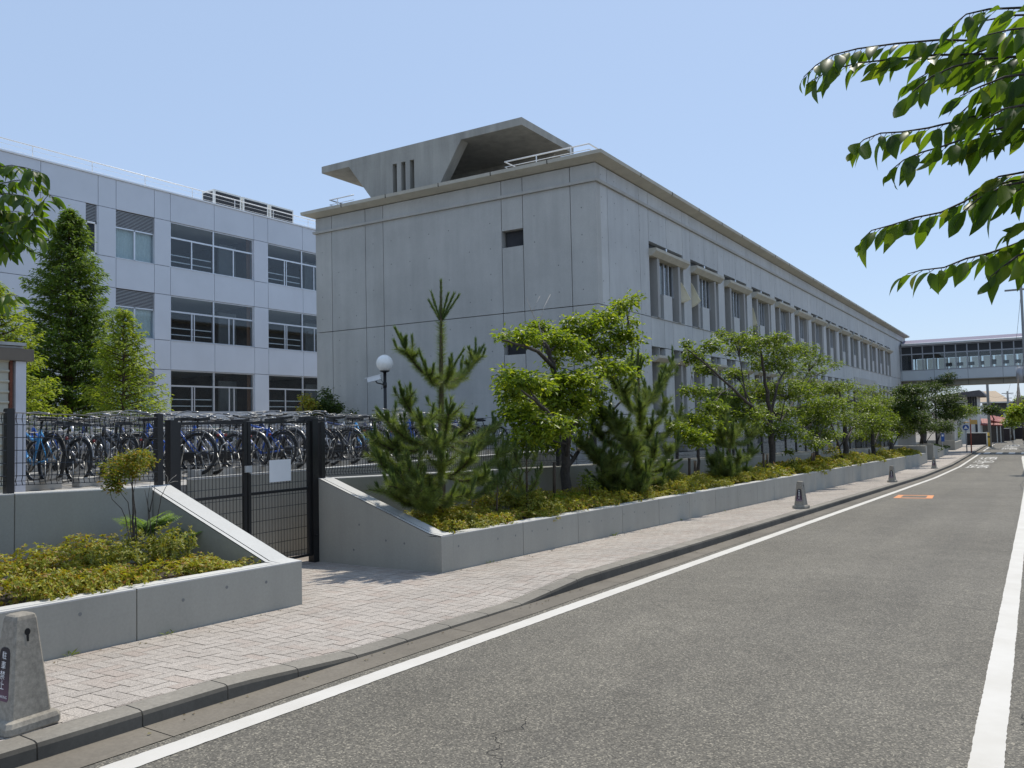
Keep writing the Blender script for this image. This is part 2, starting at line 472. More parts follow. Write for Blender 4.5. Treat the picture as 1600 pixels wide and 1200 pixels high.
# painted lines
def wob(y, k): return random.uniform(-.0028, .0028)+.0012*math.sin(y*5+k)
YL = sorted(set(list(np.arange(0, 14, .04)) + list(np.arange(14, 82, .8))))
strip('road_line', M['linew'], lambda y: -4.085+wob(y, 0), lambda y: -3.93+wob(y, 1), YL, -.066)
YL3 = [y for y in np.arange(86, 112, 2.0)]
strip('road_line', M['linew'], -4.08, -3.93, YL3, -.066)
strip('road_line', M['linew'], lambda y: rightx(y)-.155+wob(y, 2), lambda y: rightx(y)+wob(y, 3), sorted(set(list(np.arange(1, 14, .04)) + list(np.arange(14, 75, .8)))), -.066)
# orange inspection outline
b = MB(); zo = lambda y: gz(y)-.0655
def quadline(bm, p, q, w, z):
    d = Vector((q[0]-p[0], q[1]-p[1], 0)).normalized(); s = Vector((-d.y, d.x, 0))*w/2
    pts = [(p[0]+s.x, p[1]+s.y), (p[0]-s.x, p[1]-s.y), (q[0]-s.x, q[1]-s.y), (q[0]+s.x, q[1]+s.y)]
    bm.add([(x, yy, z(yy)) for x, yy in pts], [(0, 1, 2, 3)])
OC = [(-3.63, 26.85), (-2.62, 27.1), (-2.72, 28.75), (-3.70, 28.5)]
def frame_strip(b, P, w, z):
    c = (sum(p[0] for p in P)/4, sum(p[1] for p in P)/4)
    I = [(c[0]+(p[0]-c[0])*(1-w[0]), c[1]+(p[1]-c[1])*(1-w[1])) for p in P]
    b.add([(x, y, z(y)) for x, y in P+I], [(i, (i+1) % 4, 4+(i+1) % 4, 4+i) for i in range(4)])
frame_strip(b, OC, (.34, .30), zo)
b.build('road_marking', M['lineo'])['kind'] = 'structure'
# zebra crossing under the bridge
b = MB()
x = -3.75
while x < .6:
    b.add([(x, 79.6, gz(79.6)-.066), (x+.45, 79.6, gz(79.6)-.066), (x+.45, 83.0, gz(83.0)-.066), (x, 83.0, gz(83.0)-.066)], [(0, 1, 2, 3)])
    x += .9
b.build('zebra_crossing', M['linew'])['kind'] = 'structure'
# seams, a crack, a patch edge
def crackline(pts, w, name='road_crack', mt='crack', jit=.02, sub=5):
    P = []
    for (a, c) in zip(pts[:-1], pts[1:]):
        for k in range(sub):
            t = k/sub; P.append((a[0]+(c[0]-a[0])*t+random.uniform(-jit, jit), a[1]+(c[1]-a[1])*t+random.uniform(-jit, jit)))
    P.append(pts[-1]); b = MB(); vs = []
    for i, p in enumerate(P):
        q = P[min(i+1, len(P)-1)]; o = P[max(i-1, 0)]
        d = Vector((q[0]-o[0], q[1]-o[1], 0)).normalized(); s = Vector((-d.y, d.x, 0))*w*random.uniform(.35, 1)/2
        z = gz(p[1])-.0675
        vs += [(p[0]+s.x, p[1]+s.y, z), (p[0]-s.x, p[1]-s.y, z)]
    b.add(vs, [(2*i, 2*i+1, 2*i+3, 2*i+2) for i in range(len(P)-1)])
    b.build(name, M[mt])['kind'] = 'structure'
crackline([(-2.63, 4.28), (-2.55, 4.12), (-2.66, 4.0), (-2.60, 3.9), (-2.50, 3.82), (-2.53, 3.72), (-2.40, 3.66), (-2.33, 3.55), (-2.25, 3.4)], .006)
crackline([(-3.78, 9.45), (-3.0, 9.7), (-2.3, 9.72), (-1.2, 9.5), (-.36, 9.3)], .011, 'road_seam', 'seam', .01)
crackline([(-1.5, 14.6), (-.9, 14.5), (-.38, 14.4)], .01, 'road_seam', 'seam', .01)
crackline([(-.36, 6.5), (-.2, 6.48)], .006)
crackline([(-.15, 5.9), (-.11, 5.75), (-.13, 5.6)], .006)
crackline([(-2.5, 27.4), (-1.6, 27.3), (-1.2, 28.6), (-1.0, 29.4)], .02, 'road_seam', 'seam', .03)
crackline([(-1.0, 22.5), (-1.4, 22.1), (-.9, 21.9)], .03, 'road_seam', 'seam', .1)
crackline([(-.45, 33), (-.55, 37), (-.5, 42), (-.4, 46)], .05, 'road_seam', 'seam', .04)
# writing on the road (read by drivers going away from the camera)
def letters(name, text, mat, size, place, parent=None, extr=0, loc=None):
    cu = bpy.data.curves.new(name, 'FONT'); cu.body = text; cu.size = size; cu.align_x = 'CENTER'; cu.align_y = 'CENTER'
    cu.extrude = extr
    ob = bpy.data.objects.new(name, cu); col.objects.link(ob)
    bpy.context.view_layer.update()
    dg = bpy.context.evaluated_depsgraph_get()
    me = bpy.data.meshes.new_from_object(ob.evaluated_get(dg))
    bpy.data.objects.remove(ob)
    o = np.zeros(3)
    if parent is not None: o = np.array(OFF.get(parent.name, (0, 0, 0)), float)
    if loc is not None: o = np.array(loc, float)
    for v in me.vertices:
        p = place(v.co.x, v.co.y, v.co.z); v.co = (p[0]-o[0], p[1]-o[1], p[2]-o[2])
    me.materials.clear(); me.materials.append(mat); me.update()
    for p in me.polygons: p.material_index = 0
    nb = bpy.data.objects.new(name, me); col.objects.link(nb); nb.name = name
    if parent is not None: nb.parent = parent
    elif loc is not None: nb.location = loc
    OFF[nb.name] = Vector(o)
    return nb
for k, ch in enumerate('通学路'):
    yc = 70.3-k*6.2
    o = letters('road_lettering', ch, M['lettering'], 1.0, lambda x, y, z, yc=yc: (-3.02+x*1.35, yc+y*5.2, gz(yc+y*5.2)-.064))
    o['kind'] = 'structure'
for k, ch in enumerate('通学路'):
    yc = 104.3-k*6.2
    o = letters('road_lettering', ch, M['lettering'], 1.0, lambda x, y, z, yc=yc: (-2.1+x*1.5, yc+y*5.2, gz(yc+y*5.2)-.064))
    o['kind'] = 'structure'

# pavement of interlocking blocks laid in herringbone
A = .105
def herring(x0, x1, y0, y1, inside, off):
    V = []; F = []
    nx0, nx1 = int(x0/A)-2, int(x1/A)+2
    ny0, ny1 = int(y0/A)-2, int(y1/A)+2
    g = .0026
    for i in range(nx0, nx1):
        for j in range(ny0, ny1):
            d = (i-j) % 4
            if d == 0: w, h, oy = 2, 1, 0
            elif d == 2: w, h, oy = 1, 2, -1
            else: continue
            xa, xb = i*A+g, (i+w)*A-g; ya, yb = (j+oy)*A+g, (j+oy+h)*A-g
            xa, xb = max(xa, x0), min(xb, x1); ya, yb = max(ya, y0), min(yb, y1)
            if xb-xa < .012 or yb-ya < .012: continue
            if not inside((xa+xb)/2, (ya+yb)/2): continue
            n = len(V); dz = random.uniform(-.0012, .0012)
            V += [(xa, ya, off(xa, ya)+dz), (xb, ya, off(xb, ya)+dz), (xb, yb, off(xb, yb)+dz), (xa, yb, off(xa, yb)+dz)]
            F.append((n, n+1, n+2, n+3))
    return V, F
def swz(x, y):   # pavement falls from the walls to the kerb
    t = min(1, max(0, (x+6.17)/(6.17-4.6)))
    return gz(y)*1 + .004 + t*(-.07+kh(y)-.004+.004)
V1, F1 = herring(-6.165, KX-.152, -3, 46, lambda x, y: True, swz)
V2, F2 = herring(-9.06, -6.165, 5.9, 8.18, lambda x, y: True, swz)
n = len(V1)
o = np_mesh('sidewalk', V1+V2, F1+[tuple(i+n for i in f) for f in F2], M['paver'])
o['kind'] = 'structure'
def bed(name, mat, xs, ys, dz):
    b = MB(); vs = []
    for y in ys:
        for x in xs: vs.append((x, y, swz(x, y)+dz))
    k = len(xs)
    b.add(vs, [(j*k+i, j*k+i+1, (j+1)*k+i+1, (j+1)*k+i) for j in range(len(ys)-1) for i in range(k-1)])
    b.build(name, mat)['kind'] = 'structure'
bed('sidewalk_bed', M['joint'], [-9.1, -6.3, -6.17, -5.5, -4.61], [float(v) for v in np.arange(-12, 46.6, .25)], -.008)
bed('sidewalk', M['paver'], [-9.1, -6.17, -5.5, -4.61], [46]+[y for y in YS if 46.4 < y < 112], .002)
# upper yard where the bicycles stand and the gardens behind
LOT = .86
b = MB(); b.box(-34.9, -9.22, -8, 16.55, LOT-.4, LOT); b.box(-34.9, -21.3, 16.56, 60, LOT-.4, LOT-.004); b.box(-21.29, -12.2, 16.56, 21.0, LOT-.4, LOT-.002)
b.build('yard', M['lot'])['kind'] = 'structure'
b = MB(); b.box(-12.19, -8.44, 16.56, 20.98, -1.4, -.1); b.box(-10.19, -8.44, 20.98, 62, -3, -.9)
b.build('yard', M['lot'])['kind'] = 'structure'
# ------------------------------------------------------------------ planter walls
FT = lambda y: .38-.0225*y                     # top of the low front walls
def front_wall(parent, y0, y1, joints, name='front_wall', x0=-6.37, x1=-6.17):
    b = MB(); js = [y0]+[j for j in joints if y0 < j < y1]+[y1]
    zb = lambda y: gz(y)-.4
    b.slab(x0+.01, x1-.012, y0+.01, y1-.01, zb, lambda y: FT(y)-.03)
    for a, c in zip(js[:-1], js[1:]):
        ya = a+(.006 if a != y0 else 0); yc = c-(.006 if c != y1 else 0)
        b.slab(x1-.05, x1, ya, yc, zb, FT, 0)
        b.slab(x1-.0645, x1-.05, ya, yc, zb, lambda y: FT(y)-.014, 0)
        b.slab(x0, x1-.0645, ya, yc, zb, FT, 0)
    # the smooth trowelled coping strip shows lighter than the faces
    for a, c in zip(js[:-1], js[1:]):
        ya = a+(.006 if a != y0 else 0); yc = c-(.006 if c != y1 else 0)
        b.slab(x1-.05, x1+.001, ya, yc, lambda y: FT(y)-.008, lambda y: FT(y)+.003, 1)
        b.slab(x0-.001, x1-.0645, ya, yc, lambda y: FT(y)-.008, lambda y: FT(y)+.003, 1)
    # form-tie marks on the street face
    y = y0+.35
    while y < min(y1, 40):
        if random.random() < .72:
            z = (FT(y)+gz(y))/2+random.choice([.05, .07, .09])
            n = 10; vs = [(x1+.002, y+.015*math.cos(2*math.pi*k/n), z+.015*math.sin(2*math.pi*k/n)) for k in range(n)]
            b.add(vs, [tuple(range(n))], 2)
        y += .45
    return b.build(name, [M['wallc'], M['coping'], M['tiemark']], parent)
M['tiemark'] = plain('form_tie_mark', (.19, .19, .185), .9)
def side_wall(parent, y0, y1, poly, groove_at, marks):
    """sloping end wall: poly in the xz plane, a drip groove along the top"""
    b = MB(); dark = [(x, z) for x, z in poly]
    top = [p for p in poly if p[1] > -.9]
    zb = -1.2
    def piece(ya, yb, dz, mi=0):
        pl = [(top[0][0], zb)]+[(x, z+dz) for x, z in top]+[(top[-1][0], zb)]
        b.prism(pl, 'y', ya, yb, mi)
    g0, g1 = groove_at
    piece(y0, g0, 0); piece(g0, g1, -.014); piece(g1, y1, 0)
    def cope(ya, yb):
        vs = []; fs = []
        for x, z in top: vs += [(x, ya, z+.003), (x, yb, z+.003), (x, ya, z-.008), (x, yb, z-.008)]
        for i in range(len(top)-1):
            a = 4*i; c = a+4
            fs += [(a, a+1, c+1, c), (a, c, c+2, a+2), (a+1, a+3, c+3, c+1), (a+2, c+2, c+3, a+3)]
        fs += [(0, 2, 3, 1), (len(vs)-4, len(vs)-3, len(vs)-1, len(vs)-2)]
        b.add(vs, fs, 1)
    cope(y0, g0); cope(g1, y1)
    for x, z in marks:
        n = 10; b.add([(x+.015*math.cos(2*math.pi*k/n), y0-.002, z+.015*math.sin(2*math.pi*k/n)) for k in range(n)], [tuple(range(n))[::-1]], 2)
    return b.build('side_wall', [M['wallc'], M['coping'], M['tiemark']], parent)
def back_wall(parent, y0, y1, top, joints=()):
    b = MB(); js = [y0]+list(joints)+[y1]; zb = lambda y: gz(y)-.5
    b.slab(-8.41, -8.132, y0+.01, y1-.01, zb, lambda y: top(y)-.02)
    for a, c in zip(js[:-1], js[1:]):
        ya = a+(.006 if a != y0 else 0); yc = c-(.006 if c != y1 else 0)
        b.slab(-8.42, -8.186, ya, yc, zb, top); b.slab(-8.186, -8.172, ya, yc, zb, lambda y: top(y)-.014)
        b.slab(-8.172, -8.12, ya, yc, zb, top)
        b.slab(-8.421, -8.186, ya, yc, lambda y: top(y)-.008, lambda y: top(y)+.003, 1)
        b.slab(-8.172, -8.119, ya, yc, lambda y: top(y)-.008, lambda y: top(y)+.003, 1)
    return b.build('back_wall', [M['wallc'], M['coping']], parent)
def soil(y0, y1, n=12):
    b = MB(); vs = []; xs = np.linspace(-8.11, -6.38, 6)
    ys = np.linspace(y0, y1, n)
    for y in ys:
        for x in xs: vs.append((x, y, FT(y)-.13+.05*(x+6.38)/(-1.73)+random.uniform(-.015, .015)))
    b.add(vs, [(j*6+i, j*6+i+1, (j+1)*6+i+1, (j+1)*6+i) for j in range(n-1) for i in range(5)])
    b.build('planting_soil', M['soil'])['kind'] = 'structure'

pa = thing('planter', 'low grey concrete planter left of the mesh gate with a sloping end wall', 'planter', (-7.2, 3, gz(3)))
front_wall(pa, -3.0, 5.9, [-2.4, -.6, 1.28, 4.17-.05])
side_wall(pa, 5.62, 5.899, [(-8.42, .95), (-8.23, .95), (-6.37, .262), (-6.171, .247)], (5.665, 5.679), [])
back_wall(pa, -3.0, 5.61, lambda y: .99-.03*(y-4.16), [2.0, 4.17])
soil(-3, 5.61)
pb = thing('planter', 'long concrete planter with pines and trees running up the street from the gate', 'planter', (-7.2, 30, gz(30)))
front_wall(pb, 8.18, 61.2, [8.42+1.667*k for k in range(33)])
side_wall(pb, 8.181, 8.43, [(-8.42, .87), (-8.2, .86), (-6.36, .222), (-6.171, .20)], (8.235, 8.249), [(-7.5, .28), (-7.05, .1), (-6.75, .08), (-7.6, -.05)])
BT = lambda y: gz(y)+1.11
back_wall(pb, 8.44, 61.2, BT, [10.1, 13.4, 16.7, 20.0, 23.4, 26.7, 30, 33.4, 36.7, 40, 43, 46, 49, 52, 55, 58])
b = MB(); b.slab(-8.42, -6.171, 61.2, 62.0, lambda y: gz(y)-.3, lambda y: gz(y)+1.12)
b.build('end_wall', [M['wallc']], pb)
soil(8.44, 61.2, 60)
# third planter beyond the far gate
pc = thing('planter', 'short low concrete planter with clipped hedge beyond the far gate', 'planter', (-7.2, 72, gz(72)))
b = MB(); b.slab(-8.42, -6.17, 66.0, 66.35, lambda y: gz(y)-.3, lambda y: gz(y)+1.12)
b.build('end_wall', M['wallc'], pc)
b = MB(); b.slab(-6.37, -6.17, 66.36, 78, lambda y: gz(y)-.3, lambda y: gz(y)+float(np.interp(y, [66, 69, 70, 80], [1.1, .5, .42, .42])))
b.build('front_wall', M['wallc'], pc)
b = MB(); b.slab(-8.42, -8.2, 66.36, 78, lambda y: gz(y)-.3, lambda y: gz(y)+1.0); b.slab(-8.1, -6.38, 77.7, 78.0, lambda y: gz(y)-.3, lambda y: gz(y)+.44)
b.build('back_wall', M['wallc'], pc)
pd = thing('planter', 'small concrete planter beyond the crossing beside the blue sign', 'planter', (-7.2, 91, gz(91)))
b = MB(); b.slab(-8.6, -6.3, 86.5, 86.8, lambda y: gz(y)-.3, lambda y: gz(y)+.9); b.build('side_wall', M['wallc'], pd)
b = MB(); b.slab(-6.5, -6.3, 86.81, 96, lambda y: gz(y)-.3, lambda y: gz(y)+.7); b.build('front_wall', M['wallc'], pd)
# retaining wall of the bicycle yard behind the gate
b = MB(); b.box(-9.2, -9.06, 6.84, 16.55, -.8, .93); b.box(-9.205, -9.055, 6.835, 16.555, .922, .944, 1)
o = b.build('retaining_wall', [M['wallc'], M['coping']], None, (-9.13, 11.7, -.3))
tag(o, 'grey concrete retaining wall of the bicycle yard seen through the gate', 'wall')
b = MB(); b.box(-9.21, -9.07, -6, 6.80, -.8, .62)
o = b.build('retaining_wall', [M['wallc']], None, (-9.13, 0, -.3))
tag(o, 'low dark stretch of yard wall behind the left mesh fence', 'wall')

# ------------------------------------------------------------------ black mesh fences and the gate
FX = -8.27
def fpost(parent, y, zb, zt, w=.035, name='post'):
    b = MB(); b.box(FX-w, FX+w, y-w, y+w, zb, zt); b.box(FX-w*.9, FX+w*.9, y-w*.9, y+w*.9, zt, zt+.008)
    return b.build(name, M['fence'], parent)
def mesh_panel(parent, y0, y1, zb, zt, dv=.056, dh=.122, r=.0046):
    b = MB()
    def wire(pts, rr=r): b.tube(pts, rr, 3, 0, False, False)
    y = y0+.02
    while y < y1:
        B, T = zb(y), zt(y)
        wire([(FX+.03, y, B+.01), (FX+.012, y, B+.055), (FX+.03, y, B+.10), (FX+.03, y, T-.10), (FX+.012, y, T-.055), (FX+.03, y, T)])
        y += dv
    k = 0
    while True:
        f = lambda yy: zb(yy)+.10+k*dh
        if f((y0+y1)/2) > zt((y0+y1)/2)-.02: break
        wire([(FX+.03, y0, f(y0)), (FX+.03, y1, f(y1))], r*1.15); k += 1
    for g, rr in ((lambda yy: zt(yy)-.055, .004), (lambda yy: zb(yy)+.05, .004), (zt, .0065), (lambda yy: zb(yy)+.012, .004)):
        xx = FX+.012 if rr == .004 else FX+.03
        wire([(xx, y0, g(y0)), (xx, y1, g(y1))], rr)
    return b.build('mesh_panel', M['fence'], parent)
fa = thing('mesh_fence', 'black wire mesh fence on the wall behind the left planter', 'fence', (FX, 2.5, .95))
ztA = lambda y: 1.755-.034*(y-4.19); zbA = lambda y: ztA(y)-.70
ysA = [-.6, 1.0, 2.6, 4.19, 5.79]
for y in ysA: fpost(fa, y, .93, ztA(y)+.035)
for a, c in zip(ysA[:-1], ysA[1:]): mesh_panel(fa, a+.04, c-.04, zbA, ztA)
fb = thing('mesh_fence', 'long black wire mesh fence on the back wall of the street planter', 'fence', (FX, 30, .2))
ztB = lambda y: gz(y)+1.84; zbB = lambda y: ztB(y)-.70
ysB = [8.29+1.667*k for k in range(33)]
for y in ysB: fpost(fb, y, BT(y)-.02, ztB(y)+.03)
for a, c in zip(ysB[:-1], ysB[1:]): mesh_panel(fb, a+.04, c-.04, zbB, ztB, .056 if a < 30 else .075)
gt = thing('mesh_gate', 'black double leaf mesh gate between the two concrete planters', 'gate', (FX, 7, gz(7)))
G0 = gz(7)
def gpost(y, w, zt, name):
    b = MB(); b.box(FX-w, FX+w, y-w, y+w, gz(y)-.1, zt); b.box(FX-w-.004, FX+w+.004, y-w-.004, y+w+.004, zt, zt+.012)
    for z in (.1, .9): b.box(FX+w, FX+w+.012, y-.02, y+.02, z, z+.02)
    return b.build(name, M['fence'], gt)
gpost(5.955, .05, 1.66, 'gate_post'); gpost(8.13, .05, 1.66, 'gate_post')
def leaf(y0, y1):
    b = MB(); zb, zt = gz(7)+.06, 1.645
    b.box(FX-.02, FX+.02, y0, y0+.045, zb, zt); b.box(FX-.02, FX+.02, y1-.045, y1, zb, zt)
    b.box(FX-.016, FX+.016, y0+.046, y1-.046, .73, .765); b.box(FX-.016, FX+.016, y0+.046, y1-.046, zb, zb+.03)
    b.box(FX-.016, FX+.016, y0+.046, y1-.046, zt-.03, zt)
    fr = b.build('gate_leaf', M['fence'], gt)
    b = MB(); y = y0+.09
    while y < y1-.05:
        b.tube([(FX, y, zb+.03), (FX, y, zt-.03)], .0038, 3, 0, False, False); y += .05
    z = zb+.1
    while z < zt:
        b.tube([(FX+.004, y0+.04, z), (FX+.004, y1-.04, z)], .0042, 3, 0, False, False); z += .15
    b.build('mesh_panel', M['fence'], fr)
    return fr
l1 = leaf(6.015, 7.0); l2 = leaf(7.02, 8.075)
b = MB(); b.box(FX-.03, FX+.045, 6.96, 7.06, 1.02, 1.1); b.box(FX+.02, FX+.05, 7.03, 7.05, 1.0, 1.03)
b.build('latch', M['alu'], gt)
b = MB(); b.box(FX+.012, FX+.016, 7.36, 7.72, .87, 1.15)
o = b.build('paper_notice', M['paper'], None, (FX+.014, 7.54, .87)); tag(o, 'white paper notice tied inside the mesh of the gate', 'notice')
# far gate
fg = thing('sliding_gate', 'dark barred gate between the far ends of two planters', 'gate', (-6.6, 64, gz(64)))
b = MB()
for yy in np.arange(62.1, 66, .13): b.box(-6.62, -6.58, yy, yy+.05, gz(yy)+.06, gz(yy)+1.05)
b.build('bars', M['fence'], fg)
b = MB(); b.slab(-6.64, -6.56, 62.02, 65.98, lambda y: gz(y)+1.05, lambda y: gz(y)+1.12); b.slab(-6.64, -6.56, 62.02, 65.98, lambda y: gz(y)+.03, lambda y: gz(y)+.06); b.build('rail', M['fence'], fg)
b = MB(); b.slab(-6.68, -6.66, 62.02, 65.98, lambda y: gz(y)+.1, lambda y: gz(y)+1.0); b.build('panel', M['brick'], fg)
# ------------------------------------------------------------------ long concrete building
AX, AY = -10.2, 20.985
ba = thing('concrete_building', 'long two storey exposed concrete building with deep window fins, facing the street', 'building', (-15.6, 54, -1))
X0L, Y1F = -21.1, 87.67
b = MB(); b.box(X0L+.31, AX-.76, AY+.31, Y1F-.02, -3, 8.9); b.build('core', M['darkin'], ba)
b = MB()
def hp(b, y0, y1, z0, z1, g=.011):           # panel of the street face
    b.box(AX-.75, AX, y0+g, y1-g, z0+g, z1-g)
def dots(b, pts, face):
    for p in pts:
        n = 8
        if face == 'x': vs = [(AX+.002, p[0]+.02*math.cos(2*math.pi*k/n), p[1]+.02*math.sin(2*math.pi*k/n)) for k in range(n)]
        else: vs = [(p[0]+.02*math.cos(2*math.pi*k/n), AY-.002, p[1]-.02*math.sin(2*math.pi*k/n)) for k in range(n)]
        b.add(vs, [tuple(range(n))], 1)
BAY, B0, BW = 3.815, 24.75, 3.04
NB = 14
cols = [AY+.31, 21.745, 24.02, B0]
# end stretch near the corner
for c0, c1 in zip(cols[:-1], cols[1:]):
    c0_ = c0 if c0 != cols[0] else AY+.30
    g0 = .011
    for z0, z1 in ((-3, 1.75), (1.75, 4.85), (4.85, 6.561), (6.539, 8.33), (8.39, 8.87)):
        b.box(AX-.75, AX, c0_+(0 if c0 == cols[0] else g0), c1-g0, z0+g0, z1-g0)
GF = set(range(0, 9)) | {12, 13}
for n in range(NB):
    s = B0+BAY*n; e = s+BW; nx = s+BAY
    for z0, z1 in ((4.85, 6.561), (6.539, 8.33), (8.39, 8.87)): hp(b, e, nx, z0, z1)
    hp(b, s, s+BW/2, 7.28, 8.33); hp(b, s+BW/2, e, 7.28, 8.33); hp(b, s, e, 8.39, 8.87)
    o = [s, s+1.14, s+1.90, e, nx]
    if n in GF:
        for a, c in zip(o[:-1], o[1:]): hp(b, a, c, 3.91, 4.85)
        hp(b, o[1], o[2], 1.75, 3.91); hp(b, o[3], o[4], 1.75, 3.91)
        hp(b, o[0], o[2], -3, .45); hp(b, o[2], o[4], -3, .45)
        for a, c in ((o[0], o[0]+.12), (o[1]-.12, o[2]+.12), (o[3]-.12, o[4])): hp(b, a, c, .45, 1.15)
        hp(b, o[0], o[2], 1.15, 1.75); hp(b, o[2], o[4], 1.15, 1.75)
    else:
        hp(b, s, e, 3.3, 4.85); hp(b, e, nx, 3.3, 4.85)
        hp(b, s, s+.3, -3, 3.3)
ee = [B0+BAY*NB, 81.2, 84.4, Y1F]
for c0, c1 in zip(ee[:-1], ee[1:]):
    for z0, z1 in ((-3, 1.75), (1.75, 4.85), (4.85, 8.33), (8.39, 8.87)): hp(b, c0, c1, z0, z1)
pts = []
for y in np.arange(AY+.35, 60, .9):
    for z in (7.5, 7.95, 8.6): pts.append((y+random.uniform(-.02, .02), z))
for y in (21.35, 22.2, 23.0, 23.7, 24.35):
    for z in np.arange(1.2, 7.4, .62): pts.append((y, z))
dots(b, [p for p in pts if random.random() < .8], 'x')
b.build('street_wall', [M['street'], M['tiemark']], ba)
# gable wall towards the bicycle yard
b = MB(); gj = [X0L, -20.34, -18.8, -18.02, -13.36, -12.61, -11.01, AX]
wz = [(3.59, 4.03), (6.82, 7.34)]
for i, (c0, c1) in enumerate(zip(gj[:-1], gj[1:])):
    a = c0+(.011 if i else 0); c = c1-(.011 if c1 != AX else 0)
    if i == 4:
        zs = [(-3, 3.59), (4.03, 4.85), (4.85, 6.82), (7.34, 8.33), (8.39, 8.87)]
    else: zs = [(-3, 2.461), (2.439, 4.85), (4.85, 6.461), (6.439, 8.33), (8.39, 8.87)]
    for z0, z1 in zs:
        g0 = .011 if z0 not in (4.03, 7.34) else 0; g1 = .011 if z1 not in (3.59, 6.82) else 0
        b.box(a, c, AY, AY+.30, z0+g0, z1-g1)
b.box(X0L, X0L+.3, AY+.30, Y1F, -3, 8.87); b.box(X0L+.3, AX-.76, Y1F-.3, Y1F, -3, 8.87)
pts = [(x, z) for x in np.arange(-20.8, -10.3, .78) for z in np.arange(1.4, 8.3, .78) if not (-13.5 < x < -12.5)]
dots(b, [p for p in pts if random.random() < .6], 'y')
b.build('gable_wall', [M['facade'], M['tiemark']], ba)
for z0, z1 in wz:
    b = MB(); b.box(-13.33, -12.63, AY+.2, AY+.295, z0+.02, z1-.02); b.build('vent_window', M['darkin'], ba)
# string course and cornice: rings round the building
def ring(b, prof, mi=0):
    vs = []
    k = len(prof)
    for cx, cy, sx, sy in ((X0L, AY, -1, -1), (AX, AY, 1, -1), (AX, Y1F, 1, 1), (X0L, Y1F, -1, 1)):
        for d, z in prof: vs.append((cx+sx*d, cy+sy*d, z))
    fs = [(i*k+j, ((i+1) % 4)*k+j, ((i+1) % 4)*k+(j+1) % k, i*k+(j+1) % k) for i in range(4) for j in range(k)]
    b.add(vs, fs, mi)
b = MB(); ring(b, [(-.29, 8.325), (.07, 8.325), (.085, 8.40), (-.29, 8.40)]); b.build('string_course', M['facade'], ba)
b = MB(); ring(b, [(-.5, 8.885), (.04, 8.885), (.36, 8.985), (.37, 9.085), (-.5, 9.11)])
b.build('cornice', M['cornicec'], ba)
b = MB()
for xx in (-19.55, -17.6, -15.45, -13.5, -11.55): b.box(xx, xx+.02, AY-.375, AY-.34, 8.975, 9.09)
for yy in np.arange(23.4, 86, 2.6): b.box(AX+.345, AX+.376, yy, yy+.02, 8.975, 9.09)
b.build('cornice_joint', M['crack'], ba)
b = MB(); b.box(X0L+.4, AX-.4, AY+.4, Y1F-.4, 8.95, 9.05); b.build('roof', M['roofdeck'], ba)
# entrance recess with a dark soffit
b = MB(); b.box(AX-.74, AX-.5, B0+BAY*9+.3, B0+BAY*12, -1.5, 3.29); b.build('entrance_door', M['darkin'], ba)
b = MB(); b.box(AX, AX+.06, B0+BAY*9.2, B0+BAY*11.6, 3.75, 4.2); b.build('entrance_sign_band', M['facade'], ba)
# one window bay, then its copies
def upper_bay(s):
    b = MB()                                   # window frame with mullions
    for yy in (.71, 1.12, 1.52, 1.92, 2.33): b.box(AX-.165, AX-.11, s+yy-.022, s+yy+.022, 5.705, 6.795)
    b.box(AX-.73, AX-.65, s+.01, s+3.03, 4.87, 4.93); b.box(AX-.73, AX-.65, s+.01, s+3.03, 7.21, 7.27)
    b.box(AX-.4, AX-.0, s+1.47, s+1.57, 7.045, 7.275)
    b.box(AX-.735, AX+.03, s+.012, s+3.028, 4.845, 4.868, 1)
    w = b.build('window', [M['alu'], M['facade']], ba)
    b = MB()                                   # hood, splayed underneath
    b.prism([(AX-.3, 6.80), (AX+.10, 6.80), (AX+.26, 6.95), (AX+.26, 7.04), (AX-.3, 7.04)], 'y', s-.02, s+3.06)
    b.build('hood', M['cornicec'], w)
    for y0 in (.48, 2.36):
        b = MB(); b.box(AX-.66, AX+.07, s+y0, s+y0+.2, 4.872, 6.798); b.build('fin', M['finc_shaded'], w)
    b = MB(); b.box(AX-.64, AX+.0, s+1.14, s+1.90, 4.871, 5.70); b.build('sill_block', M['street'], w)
    b = MB(); b.box(AX-.5, AX-.16, s+.015, s+1.455, 7.045, 7.275); b.box(AX-.5, AX-.16, s+1.585, s+3.025, 7.045, 7.275); b.build('transom_dark_fill', M['acgrille'], w)  # black boxes paint in the dark of the openings above the hood
    b = MB(); b.box(AX-.155, AX-.15, s+.69, s+2.35, 5.72, 6.79); b.build('pane', M['dglass'], w)
    b = MB(); n = 40
    vs = []
    for i in range(n+1):
        y = s+.70+1.62*i/n; x = AX-.25+.045*math.sin(i*1.9)+.015*math.sin(i*.7)
        if .93 < i/n < 1: pass
        vs += [(x, y, 5.72), (x, y, 6.79)]
    fs = [(2*i, 2*i+2, 2*i+3, 2*i+1) for i in range(n) if not (.62 < i/n < .86)]
    b.add(vs, fs, 0, True); b.build('curtain', M['curt'], w)
    return w
w0 = upper_bay(B0)
